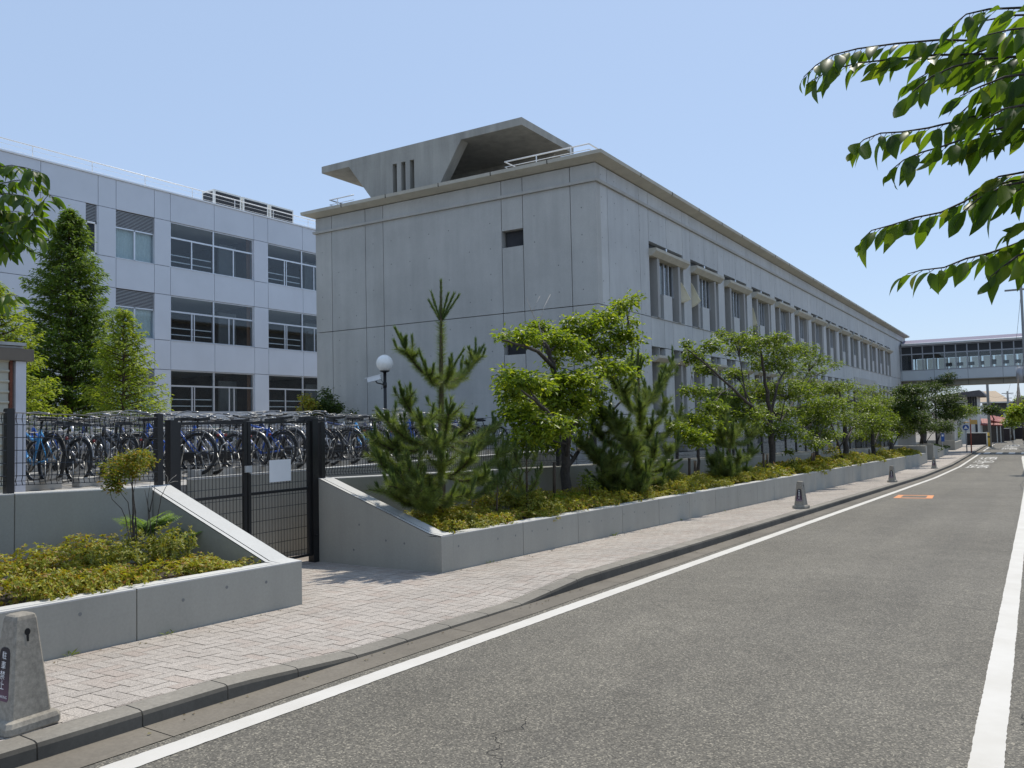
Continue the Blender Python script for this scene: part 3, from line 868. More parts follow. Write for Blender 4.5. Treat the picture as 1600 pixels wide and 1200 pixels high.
def lower_window(s):
    b = MB()
    b.box(AX-.72, AX-.66, s+.02, s+.06, 1.78, 3.9); b.box(AX-.72, AX-.66, s+.55, s+.59, 1.78, 3.9); b.box(AX-.72, AX-.66, s+1.08, s+1.12, 1.78, 3.9)
    b.box(AX-.74, AX+.02, s+.012, s+1.128, 1.745, 1.768, 1)
    w = b.build('window', [M['alu'], M['facade']], ba)
    b = MB(); b.prism([(AX-.25, 3.42), (AX+.10, 3.42), (AX+.26, 3.53), (AX+.26, 3.61), (AX-.25, 3.61)], 'y', s-.02, s+1.16); b.build('hood', M['cornicec'], w)
    b = MB(); b.box(AX-.62, AX+.05, s+.52, s+.70, 1.772, 3.418); b.build('fin', M['finc_shaded'], w)
    b = MB(); b.box(AX-.71, AX-.70, s+.02, s+1.12, 1.78, 3.9); b.build('pane', M['dglass'], w)
    b = MB(); b.box(AX-.6, AX-.02, s+.66, s+.70, 3.62, 3.9); b.build('transom_post', M['facade'], w)
    return w
lw0 = lower_window(B0)
def shift(root, dy):
    c = copy_tree(root, ba); c.location = root.location+Vector((0, dy, 0)); return c
for n in range(1, NB): shift(w0, BAY*n)
for n in sorted(GF):
    if n: shift(lw0, BAY*n)
    shift(lw0, BAY*n+1.90)
# rooftop canopy: slab on a splayed wall
YC = 21.985
b = MB(); b.box(-21.77, -13.17, YC, YC+3.47, 10.865, 11.11)
cn = b.build('roof_canopy', M['canopyc'], ba)
def splay(y0, y1, poly, slots, name):
    b = MB()
    if not slots: b.prism(poly, 'y', y0, y1)
    else:
        (l0, t0), (r0, t1) = poly[3], poly[2]; (lb, z0), (rb, _) = poly[0], poly[1]
        xl = lambda z: lb+(l0-lb)*(z-z0)/(t0-z0); xr = lambda z: rb+(r0-rb)*(z-z0)/(t0-z0)
        za, zb_ = slots[0][2], slots[0][3]
        b.prism([(xl(zb_), zb_), (xr(zb_), zb_), (r0, t0), (l0, t0)], 'y', y0, y1)
        b.prism([(lb, z0), (rb, z0), (xr(za), za), (xl(za), za)], 'y', y0, y1)
        xs = [None]+[v for s_ in slots for v in (s_[0], s_[1])]+[None]
        segs = [(None, slots[0][0])]+[(slots[i][1], slots[i+1][0]) for i in range(len(slots)-1)]+[(slots[-1][1], None)]
        for a, c in segs:
            b.prism([(xl(za) if a is None else a, za), (xr(za) if c is None else c, za), (xr(zb_) if c is None else c, zb_), (xl(zb_) if a is None else a, zb_)], 'y', y0, y1)
    return b.build(name, M['canopyc'], cn)
PL = [(-19.0, 9.06), (-16.72, 9.06), (-15.5, 10.864), (-20.43, 10.864)]
splay(YC+.001, YC+.40, PL, [(-18.41, -18.22, 9.25, 10.58), (-18.03, -17.84, 9.25, 10.58), (-17.65, -17.46, 9.25, 10.58)], 'front_plate')
splay(YC+3.05, YC+3.469, [(-19.0, 9.06), (-14.9, 9.06), (-13.7, 10.864), (-19.6, 10.864)], None, 'rear_plate')
# roof railings
def railing(parent, pts, zt, zm, posts, zb, r=.022, mt='rail', name='railing'):
    b = MB()
    for z, rr in ((zt, r), (zm, r*.55)):
        b.tube([(p[0], p[1], z) for p in pts], rr, 6)
    for p in posts: b.tube([(p[0], p[1], zb), (p[0], p[1], zt)], r*.8, 6)
    return b.build(name, M[mt], parent)
railing(ba, [(-20.42, 24.5, 0), (-20.42, 20.99, 0), (-19.3, 20.99, 0)], 9.44, 9.27, [(-20.05, 20.99), (-20.42, 23)], 9.05)
ry = list(np.arange(22.6, 87, 1.9))
railing(ba, [(-13.2, 23.4, 0), (-13.2, 20.99, 0), (-10.37, 20.99, 0), (-10.37, 87.2, 0)], 9.43, 9.27, [(-13.2, 22.4), (-12.1, 20.99), (-10.95, 20.99)]+[(-10.37, y) for y in ry], 9.05)
# curtains blown out of the open windows
def blown(loc, pts_in, tip, label):
    """a cloth hanging from a slot (edge pts) pulled out to a tip"""
    n = 14; mrow = 10; V = []; F = []
    A0, A1 = Vector(pts_in[0]), Vector(pts_in[1]); T0, T1 = Vector(tip[0]), Vector(tip[1])
    for j in range(mrow+1):
        t = j/mrow
        a = A0+(A1-A0)*t; c = T0+(T1-T0)*t
        for i in range(n+1):
            u = i/n
            p = a+(c-a)*u
            bel = math.sin(math.pi*u)*.05*(1+math.sin(t*5))
            V.append((p.x+bel*.4, p.y+.03*math.sin(u*7+t*4)*u+bel, p.z-.06*math.sin(math.pi*u)*t))
    for j in range(mrow):
        for i in range(n): F.append((j*(n+1)+i, j*(n+1)+i+1, (j+1)*(n+1)+i+1, (j+1)*(n+1)+i))
    o = np_mesh('blown_curtain', V, F, M['cream'], None, loc, True)
    sd = o.modifiers.new('cloth', 'SOLIDIFY'); sd.thickness = .006
    return tag(o, label, 'curtain', 'cream curtains blown out of the upper windows')
xf = AX+.02
blown((xf, B0+2.75, 6.2), [(xf-.25, B0+2.66, 6.35), (xf-.25, B0+2.66, 5.60)], [(xf+.02, B0+2.74, 6.30), (xf+.22, B0+3.12, 5.74)], 'cream curtain blowing out of the first upper window, nearest the building corner')
blown((xf, B0+BAY+.2, 6.2), [(xf-.25, B0+BAY+.05, 6.45), (xf-.25, B0+BAY+.05, 5.5)], [(xf+.02, B0+BAY-.06, 6.42), (xf+.28, B0+BAY+.16, 5.78)], 'cream curtain with brown shaded folds blowing out of the second upper window')
blown((xf, B0+BAY*3+.2, 6.2), [(xf-.25, B0+BAY*3+.06, 6.4), (xf-.25, B0+BAY*3+.06, 5.6)], [(xf+.02, B0+BAY*3+.0, 6.35), (xf+.14, B0+BAY*3+.18, 5.65)], 'narrow cream curtain hanging out of the fourth upper window')

# ------------------------------------------------------------------ white three storey wing behind the bicycle yard
WX, K = -35.0, 35/28.3
wz_ = lambda z: H+(z-H)*K
wb = thing('school_building', 'pale three storey panelled school building with wide windows behind the bicycle yard', 'building', (-38, 24, .86))
ROOF = wz_(10.84)
heads = [wz_(9.74), wz_(6.83), wz_(3.92)]; sills = [wz_(7.945), wz_(5.06), wz_(2.26)]
cols_ = [0, 6, 12, 18.95, 21.49, 22.35, 24.30, 25.17, 30.26, 31.22, 36.31, 37.27, 42.36, 43.3, 48.4, 50]
kind = {4: 'w1', 6: 'bw', 8: 'bw', 10: 'bw', 12: 'bw', 13: 'x'}
kinds = {(22.35, 24.30): 'w1', (25.17, 30.26): 'bw', (31.22, 36.31): 'bw', (37.27, 42.36): 'bw', (43.3, 48.4): 'bw'}
b = MB(); G = .012
def wp(y0, y1, z0, z1): b.box(WX-.35, WX, y0+G, y1-G, z0+G, z1-G)
bands = [.6, sills[2], heads[2], sills[1], heads[1], sills[0], heads[0], ROOF]
for y0, y1 in zip(cols_[:-1], cols_[1:]):
    kd = kinds.get((y0, y1))
    for i, (z0, z1) in enumerate(zip(bands[:-1], bands[1:])):
        if kd and i in (1, 3, 5): continue
        if y0 == 18.95 and i in (1, 3, 5):
            wp(y0, 20.93, z0, z1)
            if i != 5: wp(20.93, 21.49, z0, z1)
            else: wp(21.43, 21.49, z0, z1)
            continue
        if kd == 'bw': wp(y0, (y0+y1)/2, z0, z1); wp((y0+y1)/2, y1, z0, z1)
        else: wp(y0, y1, z0, z1)
b.build('panel_wall', M['wing'], wb)
b = MB(); b.box(WX-.36, WX+.05, 0, 50, ROOF-.0, ROOF+.07); b.box(WX-14, WX-.37, 0, 50, ROOF-.1, ROOF+.05); b.build('roof_edge', M['wingtrim'], wb)
# rooms behind the glass
b = MB()
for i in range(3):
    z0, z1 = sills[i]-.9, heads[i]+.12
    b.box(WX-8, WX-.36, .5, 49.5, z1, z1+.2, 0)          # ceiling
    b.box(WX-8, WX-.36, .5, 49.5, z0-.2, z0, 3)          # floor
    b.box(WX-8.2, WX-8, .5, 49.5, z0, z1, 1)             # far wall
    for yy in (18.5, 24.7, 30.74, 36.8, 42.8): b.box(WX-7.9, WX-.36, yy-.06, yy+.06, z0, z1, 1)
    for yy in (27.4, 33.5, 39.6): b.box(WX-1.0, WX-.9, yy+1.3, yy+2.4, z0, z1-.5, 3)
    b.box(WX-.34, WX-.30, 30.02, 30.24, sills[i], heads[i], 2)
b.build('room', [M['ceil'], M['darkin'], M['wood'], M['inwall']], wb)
def wwindow(y0, y1, zs, zh, style):
    b = MB(); tr = zh-.76; w = .035; xa, xb = WX-.16, WX-.09
    b.box(xa, xb, y0, y1, zs, zs+.06); b.box(xa, xb, y0, y1, tr-.04, tr+.04); b.box(xa, xb, y0, y1, zh-.05, zh)
    for yy in ((y0+.03), (y0+y1)/2, (y1-.03)): b.box(xa-.01, xb+.01, yy-.04, yy+.04, zs, zh)
    q = (y1-y0)/4
    for yy in (y0+q, y1-q): b.box(xa, xb-.02, yy-.035, yy+.035, zs, tr)
    if style: b.box(xa, xb-.02, y1-q-.33, y1-q-.27, zs, tr); b.box(xa, xb-.02, y0+q+.12, y0+q+.17, zs, tr)
    b.box(WX-.34, WX+.03, y0+.013, y1-.013, zs-.012, zs-.001)
    f = b.build('window', M['alu'], wb)
    b = MB()
    for z in (zs+.30, zs+.62): b.box(xa-.06, xa-.03, y0+.08, (y0+y1)/2-.06, z, z+.045)
    b.build('guard_rail', M['rail'], f)
    b = MB(); b.box(xa+.02, xa+.028, y0+.05, y1-.05, zs+.05, tr-.04); b.box(xa+.02, xa+.028, y0+.05, y1-.05, tr+.04, zh-.05)
    b.build('pane', M['glass'], f)
k_ = 0
for (y0, y1), kd in kinds.items():
    for i in range(3):
        if kd == 'bw': wwindow(y0, y1, sills[i], heads[i], (k_+i) % 3 != 1)
        else:
            b = MB(); zs, zh = sills[i], heads[i]; tr = zh-.78
            xa, xb = WX-.16, WX-.09
            b.box(xa, xb, y0, y1, zs, zs+.05); b.box(xa, xb, y0, y1, tr-.05, tr+.02); b.box(xa, xb, (y0+y1)/2-.04, (y0+y1)/2+.04, zs, tr)
            b.box(WX-.34, WX+.03, y0+.013, y1-.013, zs-.012, zs-.001)
            f = b.build('window', M['alu'], wb)
            b = MB(); b.box(xa+.02, xa+.028, y0, y1, zs+.05, tr); b.build('pane', M['glass'], f)
            b = MB(); n = 40; vs = []
            for j in range(n+1):
                y = y0+(y1-y0)*j/n; x = WX-.26+.02*math.sin(j*1.7)
                vs += [(x, y, zs), (x, y, tr)]
            b.add(vs, [(2*j, 2*j+2, 2*j+3, 2*j+1) for j in range(n)], 0, True); b.build('curtain', M['greencurt'], f)
            b = MB()
            for j in range(11):
                z = tr+.05+j*.066
                b.hexa([(WX-.13, y0, z+.02), (WX-.06, y0, z), (WX-.06, y1, z), (WX-.13, y1, z+.02), (WX-.13, y0, z+.028), (WX-.06, y0, z+.026), (WX-.06, y1, z+.026), (WX-.13, y1, z+.028)])
            b.box(WX-.3, WX-.13, y0, y1, tr+.02, zh, 1)
            b.build('louvre', [M['louvre'], M['darkin']], wb)
    k_ += 1
y0, y1, zs, zh = 20.93, 21.43, sills[0], heads[0]
b = MB(); b.box(WX-.15, WX-.02, y0, y0+.06, zs, zh-.78); b.box(WX-.15, WX-.02, y1-.06, y1, zs, zh-.78); b.box(WX-.15, WX-.02, y0, y1, zs, zs+.08); b.box(WX-.15, WX-.02, y0, y1, zh-.86, zh-.78)
f = b.build('window', M['wingtrim'], wb)
b = MB(); b.box(WX-.1, WX-.09, y0, y1, zs, zh-.8); b.build('pane', M['dglass'], f)
b = MB()
for j in range(11):
    z = zh-.73+j*.066
    b.hexa([(WX-.13, y0, z+.02), (WX-.06, y0, z), (WX-.06, y1, z), (WX-.13, y1, z+.02), (WX-.13, y0, z+.028), (WX-.06, y0, z+.026), (WX-.06, y1, z+.026), (WX-.13, y1, z+.028)])
b.box(WX-.3, WX-.13, y0, y1, zh-.77, zh, 1); b.build('louvre', [M['louvre'], M['darkin']], wb)
b = MB()
zr = ROOF+.62
for z, r in ((zr, .028), (zr-.2, .008), (zr-.4, .008)): b.tube([(WX-.25, 0, z), (WX-.25, 50, z)], r, 6)
for yy in np.arange(.4, 50, 2.62): b.tube([(WX-.25, yy, ROOF+.07), (WX-.25, yy, zr)], .018, 6)
b.build('roof_railing', M['rail'], wb)
# outdoor cooling units on the roof
pz = ROOF+.07
A0, A1 = onX(333, 296, -36.6), onX(460, 328, -36.6)
ztop = (A0[2]+A1[2])/2; L = (A1[1]-A0[1])
for i in range(3):
    y0 = A0[1]+L*i/3+.06; y1 = A0[1]+L*(i+1)/3-.06
    nm = ('first of three grey cooling units on the pale roof, farthest left', 'middle of the three grey cooling units on the pale roof', 'last of the three grey cooling units on the pale roof, nearest the concrete building')[i]
    ac = thing('cooling_unit', nm, 'cooling unit', (-37.1, (y0+y1)/2, pz), 'cooling units on the school roof')
    b = MB(); b.box(-37.6, -36.62, y0, y1, pz+.06, ztop); b.box(-37.55, -36.7, y0+.1, y1-.1, pz-.02, pz+.06); b.box(-37.3, -36.9, y0+.3, y1-.3, ztop, ztop+.08)
    b.build('casing', M['acbody'], ac)
    b = MB(); b.box(-36.62, -36.60, y0+.12, y1-.10, pz+.2, ztop-.10)
    for k in range(12):
        z = pz+.25+k*(ztop-pz-.4)/12; b.box(-36.60, -36.59, y0+.12, y1-.1, z, z+.012)
    b.build('grille', M['acgrille'], ac)
    if i == 0:
        b = MB(); b.box(-37.5, -36.72, y0-.004, y0, pz+.3, ztop-.1); b.build('side_grille', M['acgrille'], ac)

# ------------------------------------------------------------------ covered footbridge over the street
BY0, BY1, BX0, BX1 = 83.4, 86.2, -10.19, 12.0
fbr = thing('footbridge', 'glazed covered footbridge crossing above the far end of the street', 'bridge', (0, 84.8, 4.2))
b = MB(); b.box(BX0, BX1, BY0+.02, BY1, 4.66, 5.52); b.build('spandrel', M['bridge'], fbr)
b = MB(); b.box(BX0, BX1, BY0-.06, BY1+.06, 4.58, 4.655); b.box(BX0, BX1, BY0+.18, BY1-.18, 4.12, 4.575); b.build('deck_beam', M['bridgesoffit'], fbr)
b = MB(); b.prism([(BY0-.25, 7.78), (BY1+.25, 7.78), (BY1+.25, 7.95), ((BY0+BY1)/2, 8.42), (BY0-.25, 7.97)], 'x', BX0+.2, BX1); b.build('roof', M['bridgeroof'], fbr)
b = MB(); b.box(BX0+.2, BX1, BY0-.28, BY0-.251, 7.80, 7.98); b.build('roof_trim', M['rail'], fbr)
b = MB()
xs = [BX0+.1+.885*i for i in range(26)]
for x in xs:
    for yy in (BY0, BY1-.08): b.box(x-.045, x+.045, yy, yy+.08, 5.52, 7.775)
for yy in (BY0+.005, BY1-.075):
    b.box(BX0, BX1, yy, yy+.07, 6.98, 7.08); b.box(BX0, BX1, yy, yy+.07, 5.521, 5.60); b.box(BX0, BX1, yy, yy+.07, 7.70, 7.774)
b.build('mullion', M['mullion'], fbr)
b = MB(); b.box(BX0, BX1, BY0+.03, BY0+.04, 5.6, 6.98); b.box(BX0, BX1, BY1-.05, BY1-.04, 5.6, 6.98); b.build('pane', M['glass'], fbr)
b = MB(); b.box(BX0, BX1, BY0+.03, BY0+.045, 7.08, 7.70); b.box(BX0, BX1, BY1-.3, BY1-.28, 6.72, 7.77); b.build('clerestory_glass', M['acgrille'], fbr)
b = MB(); b.box(BX0-.0, BX0+1.0, BY0+.6, BY0+.65, 5.53, 7.7); b.build('inner_door', M['darkin'], fbr)
for i, x in enumerate([BX0+3.75+.9*k for k in range(8)]):
    if i in (3,): w, h = .26, .34
    elif i == 4: w, h = .36, .44
    else: w, h = .52, .32
    b = MB(); b.box(x-w/2, x+w/2, BY1-.11, BY1-.09, 5.92, 5.92+h); b.build('picture', M['poster'], fbr)
for k in range(24):
    b = MB(); x = BX0+1.5+.9*k; b.box(x-.38, x+.38, BY1-.088, BY1-.082, 5.62, 6.70); b.build('back_panel', M['panelw'], fbr)
b = MB(); b.tube([(BX0+.2, BY0-.30, 7.93), (BX1, BY0-.30, 7.93)], .085, 8); b.build('sun_catching_trim', M['rail'], fbr)  # rounded trim added so its sunlit top makes a bright roof line
b = MB()
for x in [xs[i] for i in range(0, 26, 3)]: b.box(x-.01, x+.01, BY0+.012, BY0+.019, 4.67, 5.51); b.box(x-.012, x+.012, BY0+.165, BY0+.179, 4.13, 4.57)
b.build('panel_joint', M['crack'], fbr)
b = MB(); b.box(2.2, 3.0, BY0+.4, BY1-.4, -2, 4.119); b.build('pier', M['bridgesoffit'], fbr)
# ------------------------------------------------------------------ bicycles
def bike(style, fm, label):
    root = thing('bicycle', label, 'bicycle', (0, 0, 0))
    W = .335; xr, xf = -.53, .55
    def tb(pts, r, n=6): b.tube(pts, r, n)
    b = MB()
    bb, seat, hd, hl = (-.06, 0, .28), (-.21, 0, .74), (.36, 0, .82), (.40, 0, .68)
    if style == 'city':
        tb([hl, (.22, 0, .46), (.06, 0, .33), bb], .021); tb([hd, (.18, 0, .62), (-.02, 0, .46), (-.135, 0, .50)], .017)
    elif style == 'sport':
        tb([hl, bb], .022); tb([hd, (-.19, 0, .70)], .019)
    else:
        tb([hl, (.1, 0, .36), bb], .026); tb([(.37, 0, .78), (-.02, 0, .60), (-.17, 0, .62)], .019)
    tb([bb, seat], .018); tb([hd, hl], .023)
    for s in (-1, 1):
        tb([(-.06, s*.03, .28), (xr, s*.055, W)], .010, 5); tb([(-.20, s*.02, .70), (xr, s*.055, W)], .009, 5)
    b.build('frame', fm, root)
    b = MB(); tb([(.40, 0, .68), (.42, 0, .64)], .02)
    for s in (-1, 1): tb([(.42, 0, .65), (.435, s*.05, .62), (.48, s*.055, .45), (xf, s*.055, W)], .012, 5)
    b.build('fork', fm if style != 'city' else M['chrome'], root)
    for x in (xr, xf):
        b = MB(); b.torus((x, 0, W), W-.021, .022, 28, 6); wl = b.build('wheel', M['tyre'], root)
        b = MB(); b.torus((x, 0, W), W-.05, .008, 28, 4)
        b.tube([(x, -.05, W), (x, .05, W)], .02, 6)
        for k in range(14):
            a = 2*math.pi*k/14
            b.tube([(x, .02*(-1)**k, W), (x+(W-.05)*math.cos(a), 0, W+(W-.05)*math.sin(a))], .0016, 3, 0, False, False)
        b.build('rim', M['chrome'], wl)
    b = MB(); tb([seat, (-.235, 0, .86)], .013)
    b.prism([(-.42, -.09), (-.42, .09), (-.30, .10), (-.12, .03), (-.10, 0), (-.12, -.03), (-.30, -.10)], 'z', .855, .90)
    b.build('saddle', M['blackp'], root)
    b = MB(); tb([hd, (.335, 0, .93)], .014)
    if style == 'sport':
        tb([(.37, -.28, .95), (.36, -.1, .93), (.335, 0, .93), (.36, .1, .93), (.37, .28, .95)], .012)
        tb([(.37, -.29, .95), (.365, -.18, .945)], .017); tb([(.37, .29, .95), (.365, .18, .945)], .017)
    else:
        for s in (-1, 1): tb([(.335, 0, .95), (.40, s*.10, .98), (.36, s*.24, 1.0), (.16, s*.28, .97)], .011); tb([(.26, s*.265, .985), (.14, s*.282, .968)], .017)
    b.build('handlebar', M['chrome'] if style != 'sport' else M['blackp'], root)
    b = MB()
    b.torus((xr, 0, W), W+.022, .016, 14, 5, 0, .15, 3.0)
    if style != 'sport': b.torus((xf, 0, W), W+.022, .016, 14, 5, 0, .6, 2.9)
    b.build('mudguard', M['chrome'] if style == 'city' else M['blackp'], root)
    b = MB(); b.torus((-.06, .06, .28), .09, .012, 16, 4); tb([(-.06, .09, .28), (.08, .09, .20)], .009, 5); tb([(-.06, -.09, .28), (-.2, -.09, .36)], .009, 5)
    b.box(.03, .13, .09, .18, .19, .21); b.box(-.25, -.15, -.18, -.09, .35, .37)
    b.build('crank', M['blackp'] if style == 'sport' else M['steel'], root)
    b = MB()
    if style == 'city': b.prism([(-.55, .36), (-.53, .27), (-.05, .18), (.04, .28), (-.05, .38)], 'y', .055, .075)
    if style == 'city': b.build('chain_guard', M['blackp'], root)
    b = MB(); tb([(-.5, -.07, .33), (-.62, -.20, .01)] if style == 'sport' else [(-.53, -.08, .33), (-.60, -.1, .0), (-.60, .1, .0), (-.53, .08, .33)], .009, 5)
    b.build('kickstand', M['steel'], root)
    if style == 'city':
        b = MB(); x0, x1, z0, z1 = .46, .76, .76, 1.0
        for z, e in ((z0, .0), (z0+.08, .01), (z0+.16, .02), (z1, .03)):
            tb([(x0-e, -.15-e, z), (x1+e, -.15-e, z), (x1+e, .15+e, z), (x0-e, .15+e, z), (x0-e, -.15-e, z)], .004, 4)
        for k in range(7):
            t = k/6
            for s in (-1, 1): b.tube([(x0+(x1-x0)*t, s*.15, z0), (x0-.03+(x1-x0+.06)*t, s*.18, z1)], .0025, 3, 0, False, False)
            b.tube([(x1, -.15+.3*t, z0), (x1+.03, -.18+.36*t, z1)], .0025, 3, 0, False, False); b.tube([(x0, -.15+.3*t, z0), (x0-.03, -.18+.36*t, z1)], .0025, 3, 0, False, False)
            b.tube([(x0+(x1-x0)*t, -.15, z0), (x0+(x1-x0)*t, .15, z0)], .0025, 3, 0, False, False)
        b.build('basket', M['steel'], root)
    if style != 'sport':
        b = MB()
        for s in (-1, 1): tb([(-.24, s*.06, .72), (-.72, s*.07, .72), (-.53, s*.07, .35)], .006, 4)
        for k in range(4): tb([(-.32-.12*k, -.07, .72), (-.32-.12*k, .07, .72)], .005, 4)
        b.build('carrier', M['steel'], root)
        b = MB(); b.lathe([(.0, 0), (.022, .008), (.022, .034), (.0, .04)], (-.88, 0, .60), 10); b.build('reflector', M['redrefl'], root)
    return root
M['redrefl'] = plain('reflector_red', (.22, .015, .015), .3)
BC = {'black': (.015, .015, .017), 'silver': (.55, .55, .57), 'blue': (.02, .10, .46), 'sky blue': (.05, .30, .62), 'navy': (.015, .03, .12), 'red': (.36, .03, .03), 'white': (.72, .72, .70), 'dark green': (.03, .09, .06)}
BM = {k: plain('bicycle_paint_'+k.replace(' ', '_'), v, .3, .2 if k == 'silver' else 0, .05, coat=.4) for k, v in BC.items()}
protos = {s: bike(s, BM['black'], 'x') for s in ('city', 'sport', 'cross')}
used = {s: False for s in protos}
GROUP = 'bicycles parked in the yard racks'
kindword = {'city': 'basket bicycle', 'sport': 'flat-bar bicycle', 'cross': 'low-frame bicycle'}
ordn = ['first', 'second', 'third', 'fourth', 'fifth', 'sixth', 'seventh', 'eighth', 'ninth', 'tenth', 'eleventh', 'twelfth', 'thirteenth', 'fourteenth', 'fifteenth', 'sixteenth', 'seventeenth', 'eighteenth', 'nineteenth', 'twentieth']
def nth(k): return ordn[k] if k < 20 else 'twenty-'+ordn[k-20] if k < 29 else ('thirtieth' if k == 29 else 'thirty-'+ordn[k-30])
nth_count = {}
def put_bike(style, colour, x, y, z, rz, tilt, rowname):
    src = protos[style]
    if not used[style]: o = src; used[style] = True
    else: o = copy_tree(src)
    o.location = (x, y, z); o.rotation_euler = (tilt, 0, rz); k_ = brng.uniform(.88, .99); o.scale = (k_, k_, k_*brng.uniform(.95, 1.02))
    key = (colour, style, rowname); k = nth_count.get(key, 0); nth_count[key] = k+1
    o['label'] = f'{colour} {kindword[style]}, {nth(k)} such from the left in the {rowname}'
    o['group'] = GROUP
    for ch in o.children:
        nm = ch.name.split('.')[0]
        if nm == 'frame' or (nm == 'fork' and style != 'city'):
            ch.material_slots[0].link = 'OBJECT'; ch.material_slots[0].material = BM[colour]
rows = [(-10.95, 3.0, 16.2, .40, 'front rack row', LOT+.03), (-13.0, 3.2, 19.6, .45, 'second rack row', LOT+.03), (-15.3, 5.0, 20.0, .60, 'third rack row', LOT+.03), (-17.6, 7.0, 20.2, .72, 'fourth rack row', LOT+.03)]
cw = ['black']*9+['silver']*4+['navy']*3+['blue']*2+['white']*1+['blue']*1+['dark green']*1+['sky blue']
brng = random.Random(5)
for ri, (x, ya, yb, st, rn, z) in enumerate(rows):
    y = ya; i = 0
    while y < yb:
        sty = brng.choices(['city', 'sport', 'cross'], [6, 3, 2])[0]; c = brng.choice(cw)
        if ri == 0:
            if abs(y-4.6) < .26: sty, c = 'sport', 'blue'
            if abs(y-5.6) < .26: sty, c = 'cross', 'sky blue'
        if not (brng.random() < .10) and not (ri == 0 and 15.2 < y):
            flip = brng.random() < .25
            put_bike(sty, c, x+brng.uniform(-.22, .22)+(.0), y+brng.uniform(-.05, .05), z+(0 if i % 2 else .0), (math.pi if not flip else 0)+brng.uniform(-.3, .3), brng.uniform(-.13, .13), rn)
        y += st; i += 1
# racks: a concrete base beam with galvanised wheel channels and hoops
rk = thing('bicycle_rack', 'x', 'bicycle rack', (0, 0, 0))
b = MB(); b.box(-.09, .09, -.75, .75, 0, .12); b.build('base_beam', M['rackc'], rk, bevel=.01)
for k in range(3):
    yy = -.5+.5*k
    b = MB(); b.prism([(-.75, .02), (.55, .14), (.55, .165), (-.75, .045)], 'y', yy-.035, yy-.03); b.prism([(-.75, .02), (.55, .14), (.55, .165), (-.75, .045)], 'y', yy+.03, yy+.035)
    b.prism([(-.75, .02), (.55, .14), (.55, .145), (-.75, .025)], 'y', yy-.03, yy+.03)
    b.build('wheel_channel', M['steel'], rk)
    b = MB(); b.tube([(.30, yy-.05, .12), (.42, yy-.05, .46), (.45, yy, .50), (.42, yy+.05, .46), (.30, yy+.05, .12)], .009, 5); b.build('wheel_hoop', M['steel'], rk)
first = True
for x, ya, yb, nm in ((-10.4, 2.6, 16.4, 'front'), (-12.5, 3, 20, 'second'), (-14.8, 5, 20, 'third'), (-17.1, 7, 20, 'fourth')):
    y = ya+.8; k = 0
    while y < yb:
        if first: o = rk; o.location = (x, y, LOT); first = False
        else: o = dup(rk, (x, y, LOT))
        o['label'] = f'steel rack on a pale concrete beam, {nth(k)} from the left, {nm} row'; o['group'] = 'bicycle racks in the yard'
        y += 1.72; k += 1

# ------------------------------------------------------------------ stone no-parking bollards
def make_bollard():
    r = thing('bollard', 'x', 'bollard', (0, 0, 0))
    zs = [.0, .012, .06, .075]; b = MB()
    def lay(hx, hy, z, c): 
        return [(-hx+c, -hy, z), (hx-c, -hy, z), (hx, -hy+c, z), (hx, hy-c, z), (hx-c, hy, z), (-hx+c, hy, z), (-hx, hy-c, z), (-hx, -hy+c, z)]
    L = [lay(.148, .148, 0, .02), lay(.156, .156, .012, .02), lay(.156, .156, .045, .02), lay(.145, .145, .068, .02), lay(.118, .118, .078, .014), lay(.063, .063, .592, .010), lay(.057, .057, .612, .010), lay(.045, .045, .620, .008)]
    vs = [p for q in L for p in q]
    fs = [(i*8+j, i*8+(j+1) % 8, (i+1)*8+(j+1) % 8, (i+1)*8+j) for i in range(len(L)-1) for j in range(8)]
    fs += [tuple(range(8))[::-1], tuple((len(L)-1)*8+j for j in range(8))]
    b.add(vs, fs); body = b.build('body', M['bollard'], r)
    half = lambda z: .118+(.063-.118)*(z-.078)/(.592-.078)
    # keyhole slot on the street face
    b = MB(); n = 14; zc = .525
    f = lambda y, z, d=.0015: (half(z)+d, y, z)
    b.add([f(.017*math.cos(2*math.pi*k/n), zc+.019*math.sin(2*math.pi*k/n)) for k in range(n)], [tuple(range(n))])
    b.add([f(-.006, zc-.052, .002), f(.006, zc-.052, .002), f(.007, zc-.01, .002), f(-.007, zc-.01, .002)], [(0, 1, 2, 3)])
    b.build('keyhole', M['keyhole'], r)
    # name plate on the face towards the traffic
    b = MB(); g = lambda x, z, d: (x, -half(z)-d, z)
    za, zm, zt = .17, .30, .45
    pts = [(-.072, za+.012), (-.064, za), (.064, za), (.072, za+.012), (.060, zm), (.048, zt-.03), (.036, zt-.008), (.018, zt), (-.018, zt), (-.036, zt-.008), (-.048, zt-.03), (-.060, zm)]
    b.add([g(x, z, .002) for x, z in pts]+[g(x, z, -.004) for x, z in pts], [tuple(range(12))]+[(i, 12+i, 12+(i+1) % 12, (i+1) % 12) for i in range(12)])
    pl = b.build('plate', M['plate_g'], r)
    for k, ch in enumerate('駐車禁止'):
        zc2 = .405-.052*k; s_ = .044+.003*k
        letters('lettering', ch, M['white'], s_, lambda x, y, z, zc2=zc2: g(x, zc2+y, .0035), r)
    letters('lettering', 'NO PARKING', M['white'], .021, lambda x, y, z: g(x, .193+y, .0035), r)
    return r
mt, nt, bs, out = _nodes('plate_faded')
tc = nt.nodes.new('ShaderNodeTexCoord'); sx = nt.nodes.new('ShaderNodeSeparateXYZ'); nt.links.new(tc.outputs['Object'], sx.inputs[0])
ad = N(nt, 'ShaderNodeMath', operation='ADD'); nt.links.new(sx.outputs[2], ad.inputs[0])
